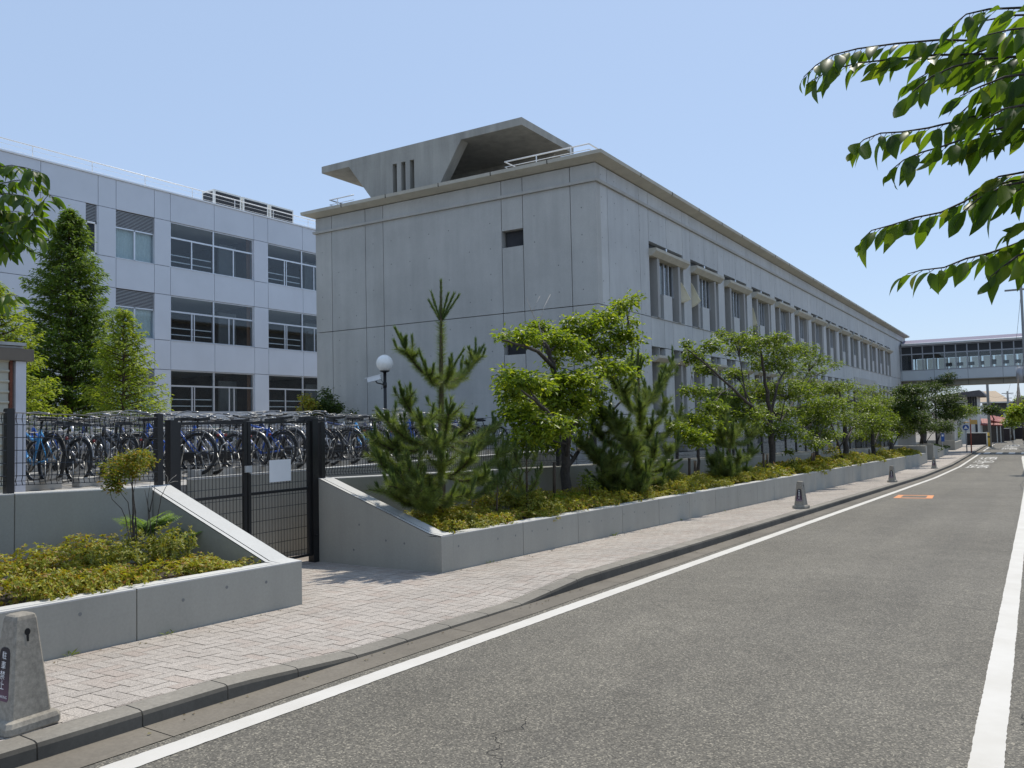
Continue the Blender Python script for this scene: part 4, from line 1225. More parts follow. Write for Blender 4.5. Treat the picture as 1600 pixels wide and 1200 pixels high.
nz = N(nt, 'ShaderNodeTexNoise', Scale=14.0); nt.links.new(tc.outputs['Object'], nz.inputs['Vector'])
ml = N(nt, 'ShaderNodeMath', operation='MULTIPLY'); ml.inputs[1].default_value = .10; nt.links.new(nz.outputs[0], ml.inputs[0]); nt.links.new(ml.outputs[0], ad.inputs[1])
nt.links.new(ramp(nt, ad.outputs[0], [(.22, (.11, .045, .09)), (.40, (.028, .022, .028))]), bs.inputs['Base Color'])
bs.inputs['Roughness'].default_value = .4; M['plate_g'] = mt
bo = make_bollard()
bl = [(-4.755, 2.475, 1.09, 'near stone bollard with purple no parking plate, standing beside the left planter'),
      (-4.66, 19.95, 1.0, 'second stone bollard up the pavement, grey with a black no parking plate'),
      (-4.72, 34.9, 1.0, 'third stone bollard up the pavement, just before the far gate'),
      (-4.78, 51.2, 1.0, 'small farthest stone bollard on the pavement near the gate')]
for i, (x, y, s_, lb) in enumerate(bl):
    z = gz(y)-.07+kh(y)+.004
    o = bo if i == 0 else dup(bo, (x, y, z))
    o.location = (x, y, z); o['label'] = lb; o['group'] = 'no parking bollards on the kerb'; o.rotation_euler = (0, 0, [.05, -.12, -.1, -.05][i])
    o.scale = (s_,)*3 if i else (.96, .96, .98)

# ------------------------------------------------------------------ globe lamp with a security camera
LY = 17.98; gx = -15.45
lp = thing('globe_lamp', 'white globe lamp on a black post among the bicycles', 'street lamp', (gx, LY, LOT))
b = MB(); b.tube([(gx, LY, LOT), (gx, LY, 3.08)], .045, 12); b.tube([(gx, LY, LOT), (gx, LY, LOT+.25)], .07, 12); b.lathe([(.05, 0), (.13, .03), (.14, .05), (.06, .055)], (gx, LY, 3.06), 20); b.build('post', M['fence'], lp)
prof = [(.24*math.sin(a), -.24*math.cos(a)) for a in np.linspace(.45, math.pi-.02, 18)]
b = MB(); b.lathe(prof, (gx, LY, 3.325), 32); b.build('globe', M['globe'], lp)
sc_ = thing('security_camera', 'white security camera clamped to the black lamp post', 'camera', (gx-.2, LY-.1, 2.85))
d = Vector((-.8, -.52, -.22)).normalized(); c0 = Vector((gx-.05, LY-.12, 2.93)); s_ = d.cross(Vector((0, 0, 1))).normalized(); u_ = s_.cross(d)
def obox(b, c, L, w, h, mi=0):
    P = []
    for dz in (-h, h):
        for a, e in ((0, -1), (1, -1), (1, 1), (0, 1)): P.append(tuple(c+d*(L*a)+s_*(w*e)+u_*dz))
    b.hexa(P, mi)
b = MB(); obox(b, c0, .38, .065, .06); b.build('housing', M['wingtrim'], sc_)
b = MB(); obox(b, c0+u_*.068-d*.02, .45, .075, .008); b.build('sunshield', M['wingtrim'], sc_)
b = MB(); obox(b, c0+d*.381-u_*.005, .008, .055, .05); b.build('lens_window', M['acgrille'], sc_)
b = MB(); b.tube([tuple(c0+d*.16-u_*.07), tuple(c0+d*.14-u_*.13), (gx-.02, LY, 2.72)], .018, 6); b.tube([(gx, LY, 2.64), (gx, LY, 2.78)], .056, 12); b.build('bracket', M['fence'], sc_)
b = MB(); b.tube([tuple(c0+d*.02-u_*.04), tuple(c0-d*.03-u_*.16), (gx-.12, LY-.02, 2.6), (gx-.06, LY-.03, 2.62), (gx-.04, LY, 2.7)], .006, 5); b.build('cable', M['cable'], sc_)

# ------------------------------------------------------------------ shed at the left edge
sh = thing('shed', 'corrugated yard shed with brown fascia and pale corner post at the left edge', 'shed', (-10.5, 3.6, LOT))
SX = -9.55
b = MB(); z = LOT
prof = []
zz = LOT+.02
while zz < 2.36:
    prof += [(SX-.02, zz), (SX-.02, zz+.085), (SX-.005, zz+.092), (SX+.002, zz+.105), (SX-.005, zz+.118)]; zz += .115
prof = [p for p in prof if p[1] < 2.40]
b.prism([(SX-.06, LOT)]+prof+[(SX-.06, 2.40)], 'y', 1.0, 4.84); b.build('corrugated_wall', M['shedwall'], sh)
b = MB(); b.box(SX-.04, SX+.0, 4.845, 4.875, LOT, 2.38); b.build('rusty_edge', M['rust'], sh)
b = MB(); b.box(SX-.08, SX+.02, 4.90, 5.01, LOT-.1, 2.36); b.build('corner_post', M['postw'], sh)
b = MB(); b.box(SX-2.6, SX+.05, .8, 5.08, 2.365, 2.50); b.build('fascia', M['shedbeam'], sh)
b = MB(); b.box(SX-2.55, SX+.02, .8, 4.98, 2.505, 2.525); b.box(SX-2.6, SX+.06, .8, 4.99, 2.53, 2.565); b.build('roof', M['steel'], sh)
b = MB(); b.box(SX-2.55, SX-2.50, 1, 4.9, LOT, 2.36); b.box(SX-2.49, SX-.07, 1.0, 1.05, LOT, 2.36); b.build('rear_wall', M['shedwall'], sh)

# ------------------------------------------------------------------ far end of the street
def G(y): return gz(y)
hs = thing('house', 'white rendered house with dark eaves and slit windows beyond the footbridge', 'house', (-9.5, 116, G(112)))
p0, p1 = onY(1478, 650, 112), onY(1527, 650, 112); zt = onY(1515, 620, 112)[2]
b = MB(); b.box(p0[0], p1[0], 112, 120, G(112)-.5, zt); b.build('wall', M['housew'], hs)
b = MB(); b.prism([(p0[0]-.8, zt), (p1[0]+.9, zt), (p1[0]+.9, zt+.22), ((p0[0]+p1[0])/2+2.0, zt+.75), (p0[0]-.8, zt+.25)], 'y', 111.2, 120.5); b.build('roof', M['roofd'], hs)
for px in (1513.5, 1517, 1521, 1525):
    q = onY(px, 632, 111.96); b = MB(); b.box(q[0]-.11, q[0]+.11, 111.93, 111.999, q[2]-1.1+(.3 if px == 1521 else 0), q[2]+.9); b.build('window', M['acgrille'], hs)
q = onY(1526, 672, 111.9); b = MB(); b.box(q[0]-.12, q[0]+.12, 111.93, 111.999, G(112), q[2]+1.0); b.build('door', M['acgrille'], hs)
q = onY(1500, 636, 111.9); b = MB(); b.box(q[0]-.8, q[0]+.5, 111.93, 111.999, q[2]-.6, q[2]+.5); b.build('window', M['acgrille'], hs)
h2 = thing('house', 'house with tan hipped roof and dark upper wall behind the white house', 'house', (-4, 140, G(140)))
e0, e1 = onY(1528, 629, 136), onY(1581, 628, 136); rt = onY(1548, 611, 140)
b = MB(); ze = e0[2]
vs = [(e0[0], 136, ze), (e1[0], 136, ze), (e1[0], 146, ze), (e0[0], 146, ze), (rt[0]-1.2, 140, rt[2]), (rt[0]+.6, 140, rt[2])]
b.add(vs, [(0, 1, 5, 4), (2, 3, 4, 5), (3, 2, 1, 0)], 0); b.add(vs, [(1, 2, 5), (3, 0, 4)], 1); b.build('roof', [M['rooft'], M['roofd']], h2)
b = MB(); b.box(e0[0]-.1, e1[0]+.1, 135.8, 136.0, ze-.1, ze+.06); b.build('gutter', M['housew'], h2)
b = MB(); b.box(e0[0]+.5, e1[0]-.5, 136.5, 145, G(140)-1, ze-.11); b.build('wall', M['housed'], h2)
q = onY(1576, 655, 136.4); b = MB(); b.box(q[0]-.6, q[0]+.3, 136.3, 136.49, G(140)-1, ze-1.6); b.build('pale_bay', M['housew'], h2)
q = onY(1540, 640, 130); b = MB(); b.box(q[0]-.55, q[0]+.25, 130, 131, q[2]-1.9, q[2]+.6)
o = b.build('utility_cabinet', M['housew'], None, (q[0], 130.5, q[2]-1.9)); tag(o, 'tall pale cabinet between the white house and the tree', 'cabinet')
h3 = thing('house', 'low grey house with a dark roof at the right end of the street', 'house', (-.6, 150, G(150)))
q = onY(1592, 650, 150); b = MB(); b.box(q[0]-2.2, q[0]+4, 150, 156, G(150)-1, q[2]+1.5); b.build('wall', M['housed'], h3)
b = MB(); b.prism([(q[0]-2.8, q[2]+1.5), (q[0]+4.5, q[2]+1.5), (q[0]+1, q[2]+2.9)], 'y', 149.5, 156.5); b.build('roof', M['roofd'], h3)
rr = thing('carport', 'red corrugated carport roof in two tiers beside the grey pole', 'carport', (-4.5, 121, G(120)))
def redroof(pa_, pb_, y0, y1, dz):
    a, c = onY(*pa_, y0), onY(*pb_, y0)
    b = MB(); n = 14
    for k in range(n):
        x0 = a[0]+(c[0]-a[0])*k/n; x1 = a[0]+(c[0]-a[0])*(k+.86)/n
        z0, z1 = a[2]+(c[2]-a[2])*k/n, a[2]+(c[2]-a[2])*(k+.86)/n
        b.hexa([(x0, y0, z0-.12), (x1, y0, z1-.12), (x1, y1, z1-.1+dz), (x0, y1, z0-.1+dz), (x0, y0, z0), (x1, y0, z1), (x1, y1, z1+dz), (x0, y1, z0+dz)])
    b.build('roof', M['roofr'], rr); return a, c
a, c = redroof((1531, 663), (1566, 664), 118, 121, .7); a2, c2 = redroof((1546, 656), (1570, 661), 119, 123, .6)
b = MB()
for x in (a[0]+.2, (a[0]+c[0])/2+.6, c[0]-.2): b.box(x-.05, x+.05, 118.1, 118.2, G(118)-.2, a[2]-.12)
b.build('post', M['housew'], rr)
b = MB(); b.box(a[0], c[0], 122.8, 122.9, G(120)-.3, a[2]); b.build('back_wall', M['housed'], rr)
bw = thing('garden_wall', 'dark brick garden wall with a pale coping at the street corner', 'wall', (-5.2, 104, G(103)))
q0, q1 = onY(1509, 685, 103), onY(1541, 685, 103); zt = onY(1525, 677, 103)[2]
b = MB(); b.box(q0[0], q1[0], 103, 103.3, G(103)-.4, zt); b.box(q1[0]-.3, q1[0], 103.31, 112, G(108)-.6, zt); b.build('brickwork', M['brick'], bw)
b = MB(); b.box(q0[0]-.03, q1[0]+.03, 102.96, 103.34, zt+.001, zt+.09); b.box(q1[0]+.01, q1[0]+.3, 102.97, 103.33, G(103)-.3, zt+.05); b.build('coping', M['housew'], bw)
# hedges and walls at the end
def wallthing(name, label, px0, px1, py_t, Y, mt, dep=.4):
    a, c = onY(px0, py_t, Y), onY(px1, py_t, Y)
    b = MB(); b.box(a[0], c[0], Y, Y+dep, G(Y)-.5, a[2]); b.box(a[0]-.03, c[0]+.03, Y-.03, Y+dep+.03, a[2]+.001, a[2]+.06, 1)
    o = b.build(name, [M[mt], M['housew']], None, ((a[0]+c[0])/2, Y, G(Y))); return tag(o, label, 'wall')
wallthing('garden_wall', 'dark low wall at the far right end of the street', 1582, 1606, 668, 140, 'brick')
wallthing('garden_wall', 'pale narrow gatepost wall beside the farthest green pole', 1579, 1585, 667, 138, 'housew')
wallthing('garden_wall', 'dark fence wall beneath the red carport', 1556, 1577, 670, 128, 'brick')
# poles
def pole(name, label, x, y, zt, r0, r1, mt, cat='pole', extra=None):
    t = thing(name, label, cat, (x, y, G(y)))
    b = MB(); b.tube([(x, y, G(y)-.1), (x, y, zt)], [r0, r1], 10); b.build('shaft', M[mt], t); return t
q = onY(1547, 690, 98); tp = onY(1544, 560, 98)
gp_ = pole('utility_pole', 'plain grey pole rising behind the footbridge at the kerb end', q[0], 98, tp[2], .15, .11, 'polec')
b = MB(); b.box(q[0]-.02, q[0]+.5, 97.9, 97.95, 6.2, 6.28); b.build('arm', M['polec'], gp_)
q = onY(1577.5, 680, 132); tp = onY(1576.5, 611, 132)
p2 = pole('utility_pole', 'thin green grey utility pole with sagging wires at the end of the street', q[0], 132, tp[2], .16, .12, 'polec', 'utility pole')
b = MB(); b.box(q[0]-.7, q[0]+.7, 131.95, 132.05, tp[2]-.35, tp[2]-.25); b.box(q[0]-.5, q[0]+.5, 131.95, 132.05, tp[2]-1.0, tp[2]-.92); b.build('crossarm', M['polec'], p2)
px_ = float(onY(1603, 600, 68)[0])
p3 = pole('utility_pole', 'tall utility pole with a transformer at the right edge, half hidden by leaves', px_, 68, 12.6, .10, .08, 'polec', 'utility pole')
zc = onY(1593, 586, 68)[2]
b = MB(); b.lathe([(.0, -.55), (.22, -.55), (.22, .55), (.0, .57)], (px_-.34, 68, zc), 16); b.build('transformer', M['mullion'], p3)
b = MB(); za = onY(1597, 452, 68)[2]; b.box(px_-1.0, px_+1.0, 67.95, 68.05, za-.06, za+.06); b.build('crossarm', M['polec'], p3)
def cable(name, label, A, B, sag, r=.012):
    A, B = Vector(A), Vector(B); P = [A+(B-A)*t-Vector((0, 0, sag*4*t*(1-t))) for t in np.linspace(0, 1, 16)]
    b = MB(); b.tube(P, r, 4); o = b.build(name, M['cable'], None, tuple(A)); return tag(o, label, 'cable')
ptop = (q[0], 132, tp[2]-.3)
cable('overhead_cable', 'upper overhead wire from the far pole towards the transformer pole', ptop, (px_, 68, za), 1.2)
cable('overhead_cable', 'lower slack overhead wire between the far pole and the transformer pole', (q[0], 132, tp[2]-.95), (px_, 68, zc+1.5), 1.6)
cable('overhead_cable', 'overhead wire sagging from the far pole to the tan roofed house', ptop, (e0[0]+1, 137, ze+1.2), .5)
cable('overhead_cable', 'overhead wire running right from the far pole', ptop, (6, 150, tp[2]-.5), .8)
# hanging service wire under the close cherry branches
A_, B_ = onX(1559, 60, .98), onX(1566, 386, .98)
# signs
def sign(px, pyb, pyt, Y, mt, r, label, name='road_sign'):
    bq = onY(px, pyb, Y); tq = onY(px-2, pyt, Y)
    t = thing(name, label, 'sign', (bq[0], Y, G(Y)))
    b = MB(); b.tube([(bq[0], Y, G(Y)), (tq[0], Y, tq[2]+r*.4)], r, 8); b.build('pole', M[mt], t)
    return t, bq, tq
s1, bq, tq = sign(1511, 708, 666, 80, 'steel', .045, 'blue round road sign on a grey pole beside the crossing')
b = MB(); b.prism([(tq[0]+.24*math.cos(2*math.pi*k/20), tq[2]-.1+.24*math.sin(2*math.pi*k/20)) for k in range(20)], 'y', 79.9, 79.93); b.build('disc', M['bluep'], s1)
b = MB(); b.prism([(tq[0]-.16, tq[2]-.22), (tq[0]+.16, tq[2]-.22), (tq[0], tq[2]+.06)], 'y', 79.885, 79.898); b.build('symbol', M['white'], s1)
s2, bq, tq = sign(1518, 708, 655, 79, 'redp', .05, 'rust red post with an amber double mirror board beside the crossing', 'mirror_post')
b = MB()
b.box(tq[0]-.02, tq[0]+.50, 78.93, 78.96, tq[2]-.42, tq[2]-.06); b.build('board', M['orangeb'], s2)
b = MB(); b.lathe([(0, 0), (.2, .0), (.22, .05), (0, .1)], (tq[0]-.3, 79, tq[2]-.3), 14); b.build('mirror_hood', M['orangeb'], s2)
s3, bq, tq = sign(1473, 696, 676, 74, 'steel', .04, 'small blue and white sign on a thin pole above the far hedge')
b = MB(); b.box(tq[0]-.04, tq[0]+.20, 73.93, 73.95, tq[2]-.70, tq[2]-.05); b.build('board', M['bluep'], s3)
b = MB(); b.box(tq[0]+.02, tq[0]+.14, 73.915, 73.928, tq[2]-.3, tq[2]-.15); b.build('symbol', M['white'], s3)
q = onY(1545.5, 695, 97)
yp = thing('marker_post', 'yellow marker post at the kerb in front of the brick wall', 'post', (q[0], 97, G(97)))
b = MB(); b.tube([(q[0], 97, G(97)), (q[0], 97, onY(1545, 676, 97)[2])], .10, 10); b.build('shaft', M['yellow'], yp)
b = MB(); b.tube([(q[0], 97, G(97)+.9), (q[0], 97, G(97)+1.05)], .105, 10); b.build('band', M['blackp'], yp)
# gatehouse block beyond the far gate and a notice pillar
gh = thing('gatehouse', 'low grey concrete gatehouse with a small wall lamp beyond the far gate', 'gatehouse', (-10, 93, G(93)))
a, c = onY(1462, 672, 92), onY(1491, 672, 92); zt = onY(1478, 659, 92)[2]
b = MB(); b.box(a[0], c[0], 92, 96, G(92)-.5, zt); b.build('wall', M['facade'], gh)
b = MB(); b.box(a[0]-.1, c[0]+.1, 91.9, 96.1, zt+.001, zt+.2); b.build('roof', M['cornicec'], gh)
q = onY(1476, 664.5, 91.9); b = MB(); b.lathe([(0, -.12), (.1, -.08), (.12, 0), (.1, .08), (0, .12)], (q[0], 91.86, q[2]), 12); b.build('wall_lamp', M['globe'], gh)
a, c = onY(1484, 676, 91.5), onY(1489, 676, 91.5)
b = MB(); b.box(a[0], c[0], 91.2, 91.6, G(91)-.3, onY(1486, 666, 91.5)[2]); o = b.build('gate_pillar', M['canopyc'], None, ((a[0]+c[0])/2, 91.4, G(91))); tag(o, 'dark stone gate pillar in front of the gatehouse', 'pillar')
np_ = thing('notice_wall', 'concrete notice wall with a small board beside the far gate', 'wall', (-9, 63, -1.5))
a, c = onY(1402, 680, 64), onY(1430, 680, 64)
b = MB(); b.box(a[0], c[0], 64, 64.3, -3, onY(1425, 665, 64)[2]); b.build('wall', M['facade'], np_)
q = onY(1425.5, 672.5, 63.9); b = MB(); b.box(q[0]-.14, q[0]+.14, 63.94, 63.98, q[2]-.2, q[2]+.3); b.build('board', M['blackp'], np_)
b = MB(); b.box(q[0]-.11, q[0]+.11, 63.925, 63.938, q[2]-.14, q[2]+.06); b.build('paper', M['paper'], np_)
# ------------------------------------------------------------------ foliage helpers
def unit(a): return a/np.maximum(np.linalg.norm(a, axis=-1, keepdims=True), 1e-9)
def kites(name, P, D, Nn, L, W, mat, parent=None, loc=None, fold=.22, droop=.12):
    P, D = np.asarray(P, float), unit(np.asarray(D, float)); Nn = np.asarray(Nn, float)
    S = unit(np.cross(D, Nn)); Nn = np.cross(S, D)
    L = np.asarray(L)[:, None]; W = np.asarray(W)[:, None]
    n = len(P)
    a = P; b_ = P+D*L*.45+S*W*.5+Nn*W*fold; c = P+D*L-Nn*L*droop; d = P+D*L*.45-S*W*.5+Nn*W*fold
    V = np.stack([a, b_, c, d], 1).reshape(-1, 3)
    i = np.arange(n)[:, None]*4
    F = np.concatenate([i+np.array([[0, 2, 1]]), i+np.array([[0, 3, 2]])], 0)
    return np_mesh(name, V, F, mat, parent, loc)
def needles(name, P, D, L, W, mat, parent=None, loc=None):
    P, D = np.asarray(P, float), unit(np.asarray(D, float)); n = len(P)
    S = unit(np.cross(D, rng.normal(size=(n, 3))))
    L = np.asarray(L)[:, None]
    V = np.stack([P-S*W/2, P+S*W/2, P+D*L], 1).reshape(-1, 3)
    F = np.arange(3*n).reshape(n, 3)
    return np_mesh(name, V, F, mat, parent, loc)
def rdir(n, zlo=-1, zhi=1):
    z = rng.uniform(zlo, zhi, n); a = rng.uniform(0, 2*math.pi, n); r = np.sqrt(np.maximum(0, 1-z*z))
    return np.stack([r*np.cos(a), r*np.sin(a), z], 1)

def broadleaf(name, label, cat, X, base, stems, clouds, leaf, nleaf, mat, bark='bark', r0=.06, dj=.9, group=None, droop=.35, flat=.62, dead=None, dens=1.75):
    """stems: polylines of measured points; clouds: (px, py, rx, ry); both turned into real positions round the plane x = X"""
    bp = onX(base[0], base[1], X)
    root = thing(name, label, cat, tuple(bp), group)
    tb = MB(); skel = []
    for si, st in enumerate(stems):
        pts = [onX(p[0], p[1], X+(p[2] if len(p) > 2 else 0)) for p in st]
        n = len(pts); ra = r0*(1.0 if si == 0 else .42)
        # smooth a little
        fine = []
        for i in range(n-1):
            for t in (0, .33, .66): fine.append(pts[i]*(1-t)+pts[i+1]*t+rng.normal(size=3)*ra*.18*(1 if fine else 0))
        fine.append(pts[-1]); m_ = len(fine)
        tb.tube(fine, [ra*(1.25 if i == 0 and si == 0 else 1)*(1-.72*i/(m_-1)) for i in range(m_)], 8)
        skel += [(q, ra*(1-.72*i/(m_-1))) for i, q in enumerate(fine)]
    sk = np.array([q for q, _ in skel]); skr = np.array([r for _, r in skel])
    P = []; D = []; NN = []
    tot = sum(c[2]*c[3] for c in clouds)
    for c in clouds:
        dx = rng.uniform(-dj, dj)
        ce = onX(c[0], c[1], X+dx); s = np.linalg.norm(ce-CAM)/FOC
        rx, ry = c[2]*s, c[3]*s; rd = max(.7*rx, ry)
        # limb from the nearest lower part of the skeleton
        dist = np.linalg.norm(sk-ce, axis=1)+np.maximum(0, sk[:, 2]-ce[2])*2.5
        k = int(np.argmin(dist)); A0 = sk[k]; ra = min(skr[k]*.6, .035)
        mid = (A0+ce)/2+np.array([0, 0, .06*np.linalg.norm(ce-A0)])
        limb = [A0, A0*.5+mid*.5, mid, mid*.45+ce*.55, ce]
        tb.tube(limb, [ra, ra*.85, ra*.65, ra*.5, ra*.3], 5)
        nl = int(dens*nleaf*c[2]*c[3]/tot)
        ncl = max(3, nl//11)
        q = rdir(ncl)*(rng.uniform(.15, 1, (ncl, 1))**.5)
        cc = ce+R2*(q[:, :1]*rx)+_f*(q[:, 1:2]*rd)+np.array([0, 0, 1])*(q[:, 2:3]*ry)
        for j in range(0, ncl, 3):
            e = cc[j]; w = ra*.26
            tb.tube([ce*.35+mid*.65, (ce+e)/2+np.array([0, 0, .02]), e], [w, w*.7, w*.35], 4, 0, False)
        per = rng.integers(7, 15, ncl)
        for j in range(ncl):
            m_ = per[j]
            dd = rdir(m_, -.45, .5); dd[:, 2] -= droop*.6
            off = rdir(m_)*np.array([1, 1, flat])*leaf*rng.uniform(.3, 1.9, (m_, 1))
            P.append(cc[j]+off); D.append(dd+off*2/leaf*.3); nn = rdir(m_)*.75; nn[:, 2] = np.abs(nn[:, 2])+.55; NN.append(nn)
    P, D, NN = np.concatenate(P), np.concatenate(D), np.concatenate(NN)
    n = len(P); L = leaf*rng.uniform(.65, 1.25, n)
    tb.build('trunk', M[bark], root)
    kites('crown', P, D, NN, L, L*rng.uniform(.42, .6, n), M[mat], root)
    if dead:
        db = MB()
        for st, r in dead:
            pts = [onX(p[0], p[1], X) for p in st]; db.tube(pts, [r*(1-.7*i/(len(pts)-1)) for i in range(len(pts))], 5)
        db.build('dead_twig', M['deadwood'], root)
    return root

# ------------------------------------------------------------------ broadleaved trees in the long planter
broadleaf('maple_tree', 'bright green spreading maple with layered foliage and a bare dead top, behind the planter wall', 'tree', -7.3, (886, 800),
    [[(886, 803), (884, 740), (882, 690), (876, 640), (868, 590), (862, 560), (850, 535)], [(884, 720), (890, 680, .2), (910, 635, .3), (930, 600, .3), (960, 565, .3), (985, 520, .2), (978, 480)], [(886, 730), (915, 690, -.3), (945, 655, -.4), (972, 625, -.5), (988, 605, -.5)], [(880, 680), (860, 650, .4), (835, 625, .6), (815, 610, .7)], [(866, 575), (840, 548, .2), (810, 538, .3), (785, 532, .3)]],
    [(808, 524, 36, 10), (845, 512, 22, 12), (842, 532, 26, 12), (880, 535, 36, 18), (915, 508, 36, 18), (905, 530, 30, 16), (945, 500, 26, 16), (960, 492, 14, 10), (976, 472, 16, 10), (988, 464, 10, 6), (968, 484, 9, 10), (985, 500, 12, 10), (965, 525, 28, 14), (990, 530, 16, 10), (997, 560, 22, 9), (950, 545, 36, 14), (905, 552, 20, 12), (868, 562, 14, 10), (858, 570, 10, 8),
     (800, 588, 28, 12), (822, 600, 44, 14), (795, 612, 24, 12), (858, 606, 46, 16), (900, 592, 46, 14), (945, 574, 40, 12), (972, 580, 24, 10), (845, 632, 50, 16), (815, 648, 36, 16), (890, 632, 44, 18), (925, 618, 30, 14), (850, 668, 44, 18), (820, 690, 28, 14), (895, 662, 30, 14), (860, 690, 36, 14), (925, 645, 24, 12)],
    .105, 8600, 'l_maple', 'bark', .105, .75, None, .45,
    dead=[([(851, 540), (842, 508), (832, 490), (823, 466)], .012), ([(832, 488), (840, 470), (844, 462)], .006), ([(842, 508), (850, 480), (860, 460)], .009), ([(946, 655), (958, 640), (962, 628)], .012)])
broadleaf('cherry_tree', 'wide spreading cherry tree with airy branches in front of the street windows', 'tree', -7.3, (1205, 742),
    [[(1206, 744), (1206, 700), (1205, 662), (1200, 625), (1194, 585), (1188, 545)], [(1205, 668), (1175, 635, .5), (1150, 612, .6), (1125, 590, .5), (1095, 562, .4), (1072, 545, .4)], [(1206, 680), (1225, 650, -.3), (1248, 618, -.4), (1268, 590, -.3), (1300, 575)], [(1204, 650), (1215, 600, .2), (1235, 565), (1240, 540)]],
    [(1130, 521, 16, 5), (1150, 530, 26, 8), (1185, 536, 34, 12), (1178, 520, 8, 7), (1220, 527, 16, 9), (1225, 545, 32, 12), (1255, 548, 28, 12), (1275, 562, 24, 10), (1305, 570, 16, 7), (1112, 540, 20, 7), (1072, 540, 8, 8), (1085, 556, 18, 12), (1100, 577, 20, 9), (1160, 548, 30, 9), (1205, 565, 44, 16), (1250, 578, 42, 14), (1150, 585, 22, 9), (1085, 612, 22, 7), (1115, 618, 26, 10), (1150, 625, 30, 12), (1185, 612, 40, 18), (1230, 612, 44, 18), (1270, 610, 34, 14), (1110, 637, 26, 9), (1165, 648, 40, 14), (1205, 645, 40, 16), (1245, 648, 36, 16), (1220, 672, 34, 12), (1180, 668, 30, 12), (1285, 638, 20, 14)],
    .10, 9000, 'l_cherry', 'bark', .115, 1.1, None, .3, dens=2.7)
broadleaf('young_tree', 'small staked tree with a thin trunk between two pines', 'tree', -7.2, (1089, 752),
    [[(1091, 754), (1091, 720), (1090, 690), (1088, 665)], [(1090, 700), (1105, 688), (1127, 676)]],
    [(1082, 660, 22, 14), (1100, 655, 18, 10), (1072, 678, 18, 12), (1090, 685, 22, 12), (1108, 680, 18, 10), (1062, 666, 12, 8), (1118, 662, 10, 6)],
    .10, 1500, 'l_maple', 'bark', .05, .5, None, .5)
broadleaf('cherry_tree', 'cherry tree with a low broad crown, second along the street planter', 'tree', -7.3, (1322, 728),
    [[(1322, 730), (1322, 700), (1321, 670), (1316, 640), (1312, 612)], [(1319, 728, .2), (1312, 700, .3), (1300, 665, .4), (1285, 630, .4)], [(1322, 690), (1340, 650, -.2), (1350, 620)]],
    [(1262, 600, 26, 10), (1285, 612, 30, 12), (1310, 604, 34, 9), (1340, 608, 34, 10), (1365, 612, 22, 8), (1290, 632, 36, 14), (1330, 628, 38, 14), (1362, 634, 26, 12), (1275, 655, 30, 12), (1310, 655, 36, 14), (1345, 655, 32, 14), (1290, 678, 30, 10), (1325, 680, 28, 10), (1255, 640, 20, 10), (1252, 678, 16, 8), (1270, 692, 22, 8)],
    .105, 6000, 'l_cherry', 'bark', .15, 1.2, None, .3, dens=2.0)
broadleaf('cherry_tree', 'slender staked cherry tree in the middle of the far planter', 'tree', -7.3, (1276, 728),
    [[(1276, 730), (1276, 690), (1278, 650), (1280, 625)]], [(1270, 640, 20, 14), (1285, 655, 18, 12), (1262, 665, 16, 12), (1280, 675, 16, 9)], .105, 1300, 'l_dark', 'bark', .08, .6)
broadleaf('cherry_tree', 'cherry tree third from the far gate with a straight dark trunk', 'tree', -7.3, (1364, 722),
    [[(1364, 724), (1364, 690), (1362, 655), (1360, 630)], [(1364, 700), (1375, 670), (1385, 640)]], [(1355, 640, 24, 12), (1375, 632, 28, 14), (1362, 662, 28, 14), (1380, 655, 24, 14), (1350, 680, 18, 10), (1380, 680, 20, 9)], .12, 3000, 'l_cherry', 'bark', .13, .9, dens=2.6)
broadleaf('cherry_tree', 'cherry tree beside the last fence panels with a forked trunk', 'tree', -7.3, (1392, 718),
    [[(1392, 720), (1392, 695), (1393, 670), (1396, 640)], [(1392, 705), (1402, 684), (1406, 670)]], [(1385, 628, 20, 10), (1402, 632, 24, 12), (1395, 650, 28, 14), (1415, 650, 20, 12), (1390, 670, 24, 12), (1412, 672, 18, 10), (1420, 636, 12, 8)], .13, 3200, 'l_cherry', 'bark', .15, .9, dens=2.6)
broadleaf('cherry_tree', 'tall dark cherry tree below the footbridge with two black trunks', 'tree', -7.4, (1443, 694),
    [[(1443, 697), (1443, 670), (1441, 640), (1442, 612)], [(1464, 694, .2), (1463, 668), (1462, 640), (1462, 605)]],
    [(1408, 612, 16, 8), (1425, 610, 24, 8), (1450, 606, 26, 9), (1478, 606, 20, 8), (1482, 588, 10, 6), (1470, 596, 18, 8), (1485, 598, 16, 8), (1452, 600, 18, 8), (1420, 630, 26, 12), (1450, 628, 32, 14), (1482, 625, 24, 12), (1500, 612, 14, 5), (1425, 652, 26, 12), (1455, 650, 32, 14), (1485, 645, 22, 12), (1440, 668, 24, 8), (1470, 666, 20, 9), (1410, 640, 16, 12)], .16, 6500, 'l_dark', 'bark', .25, 1.6, dens=4.2)
broadleaf('street_tree', 'rounded tree in the small planter beyond the crossing', 'tree', -7.4, (1492, 694),
    [[(1490, 696), (1490, 680), (1494, 662), (1498, 650)], [(1491, 690), (1502, 672), (1512, 658)]],
    [(1488, 648, 18, 9), (1505, 642, 22, 9), (1522, 650, 14, 8), (1495, 662, 22, 10), (1515, 664, 18, 8), (1488, 676, 12, 8), (1508, 676, 12, 6)], .19, 2600, 'l_cherry', 'bark', .16, 1.2, dens=4)
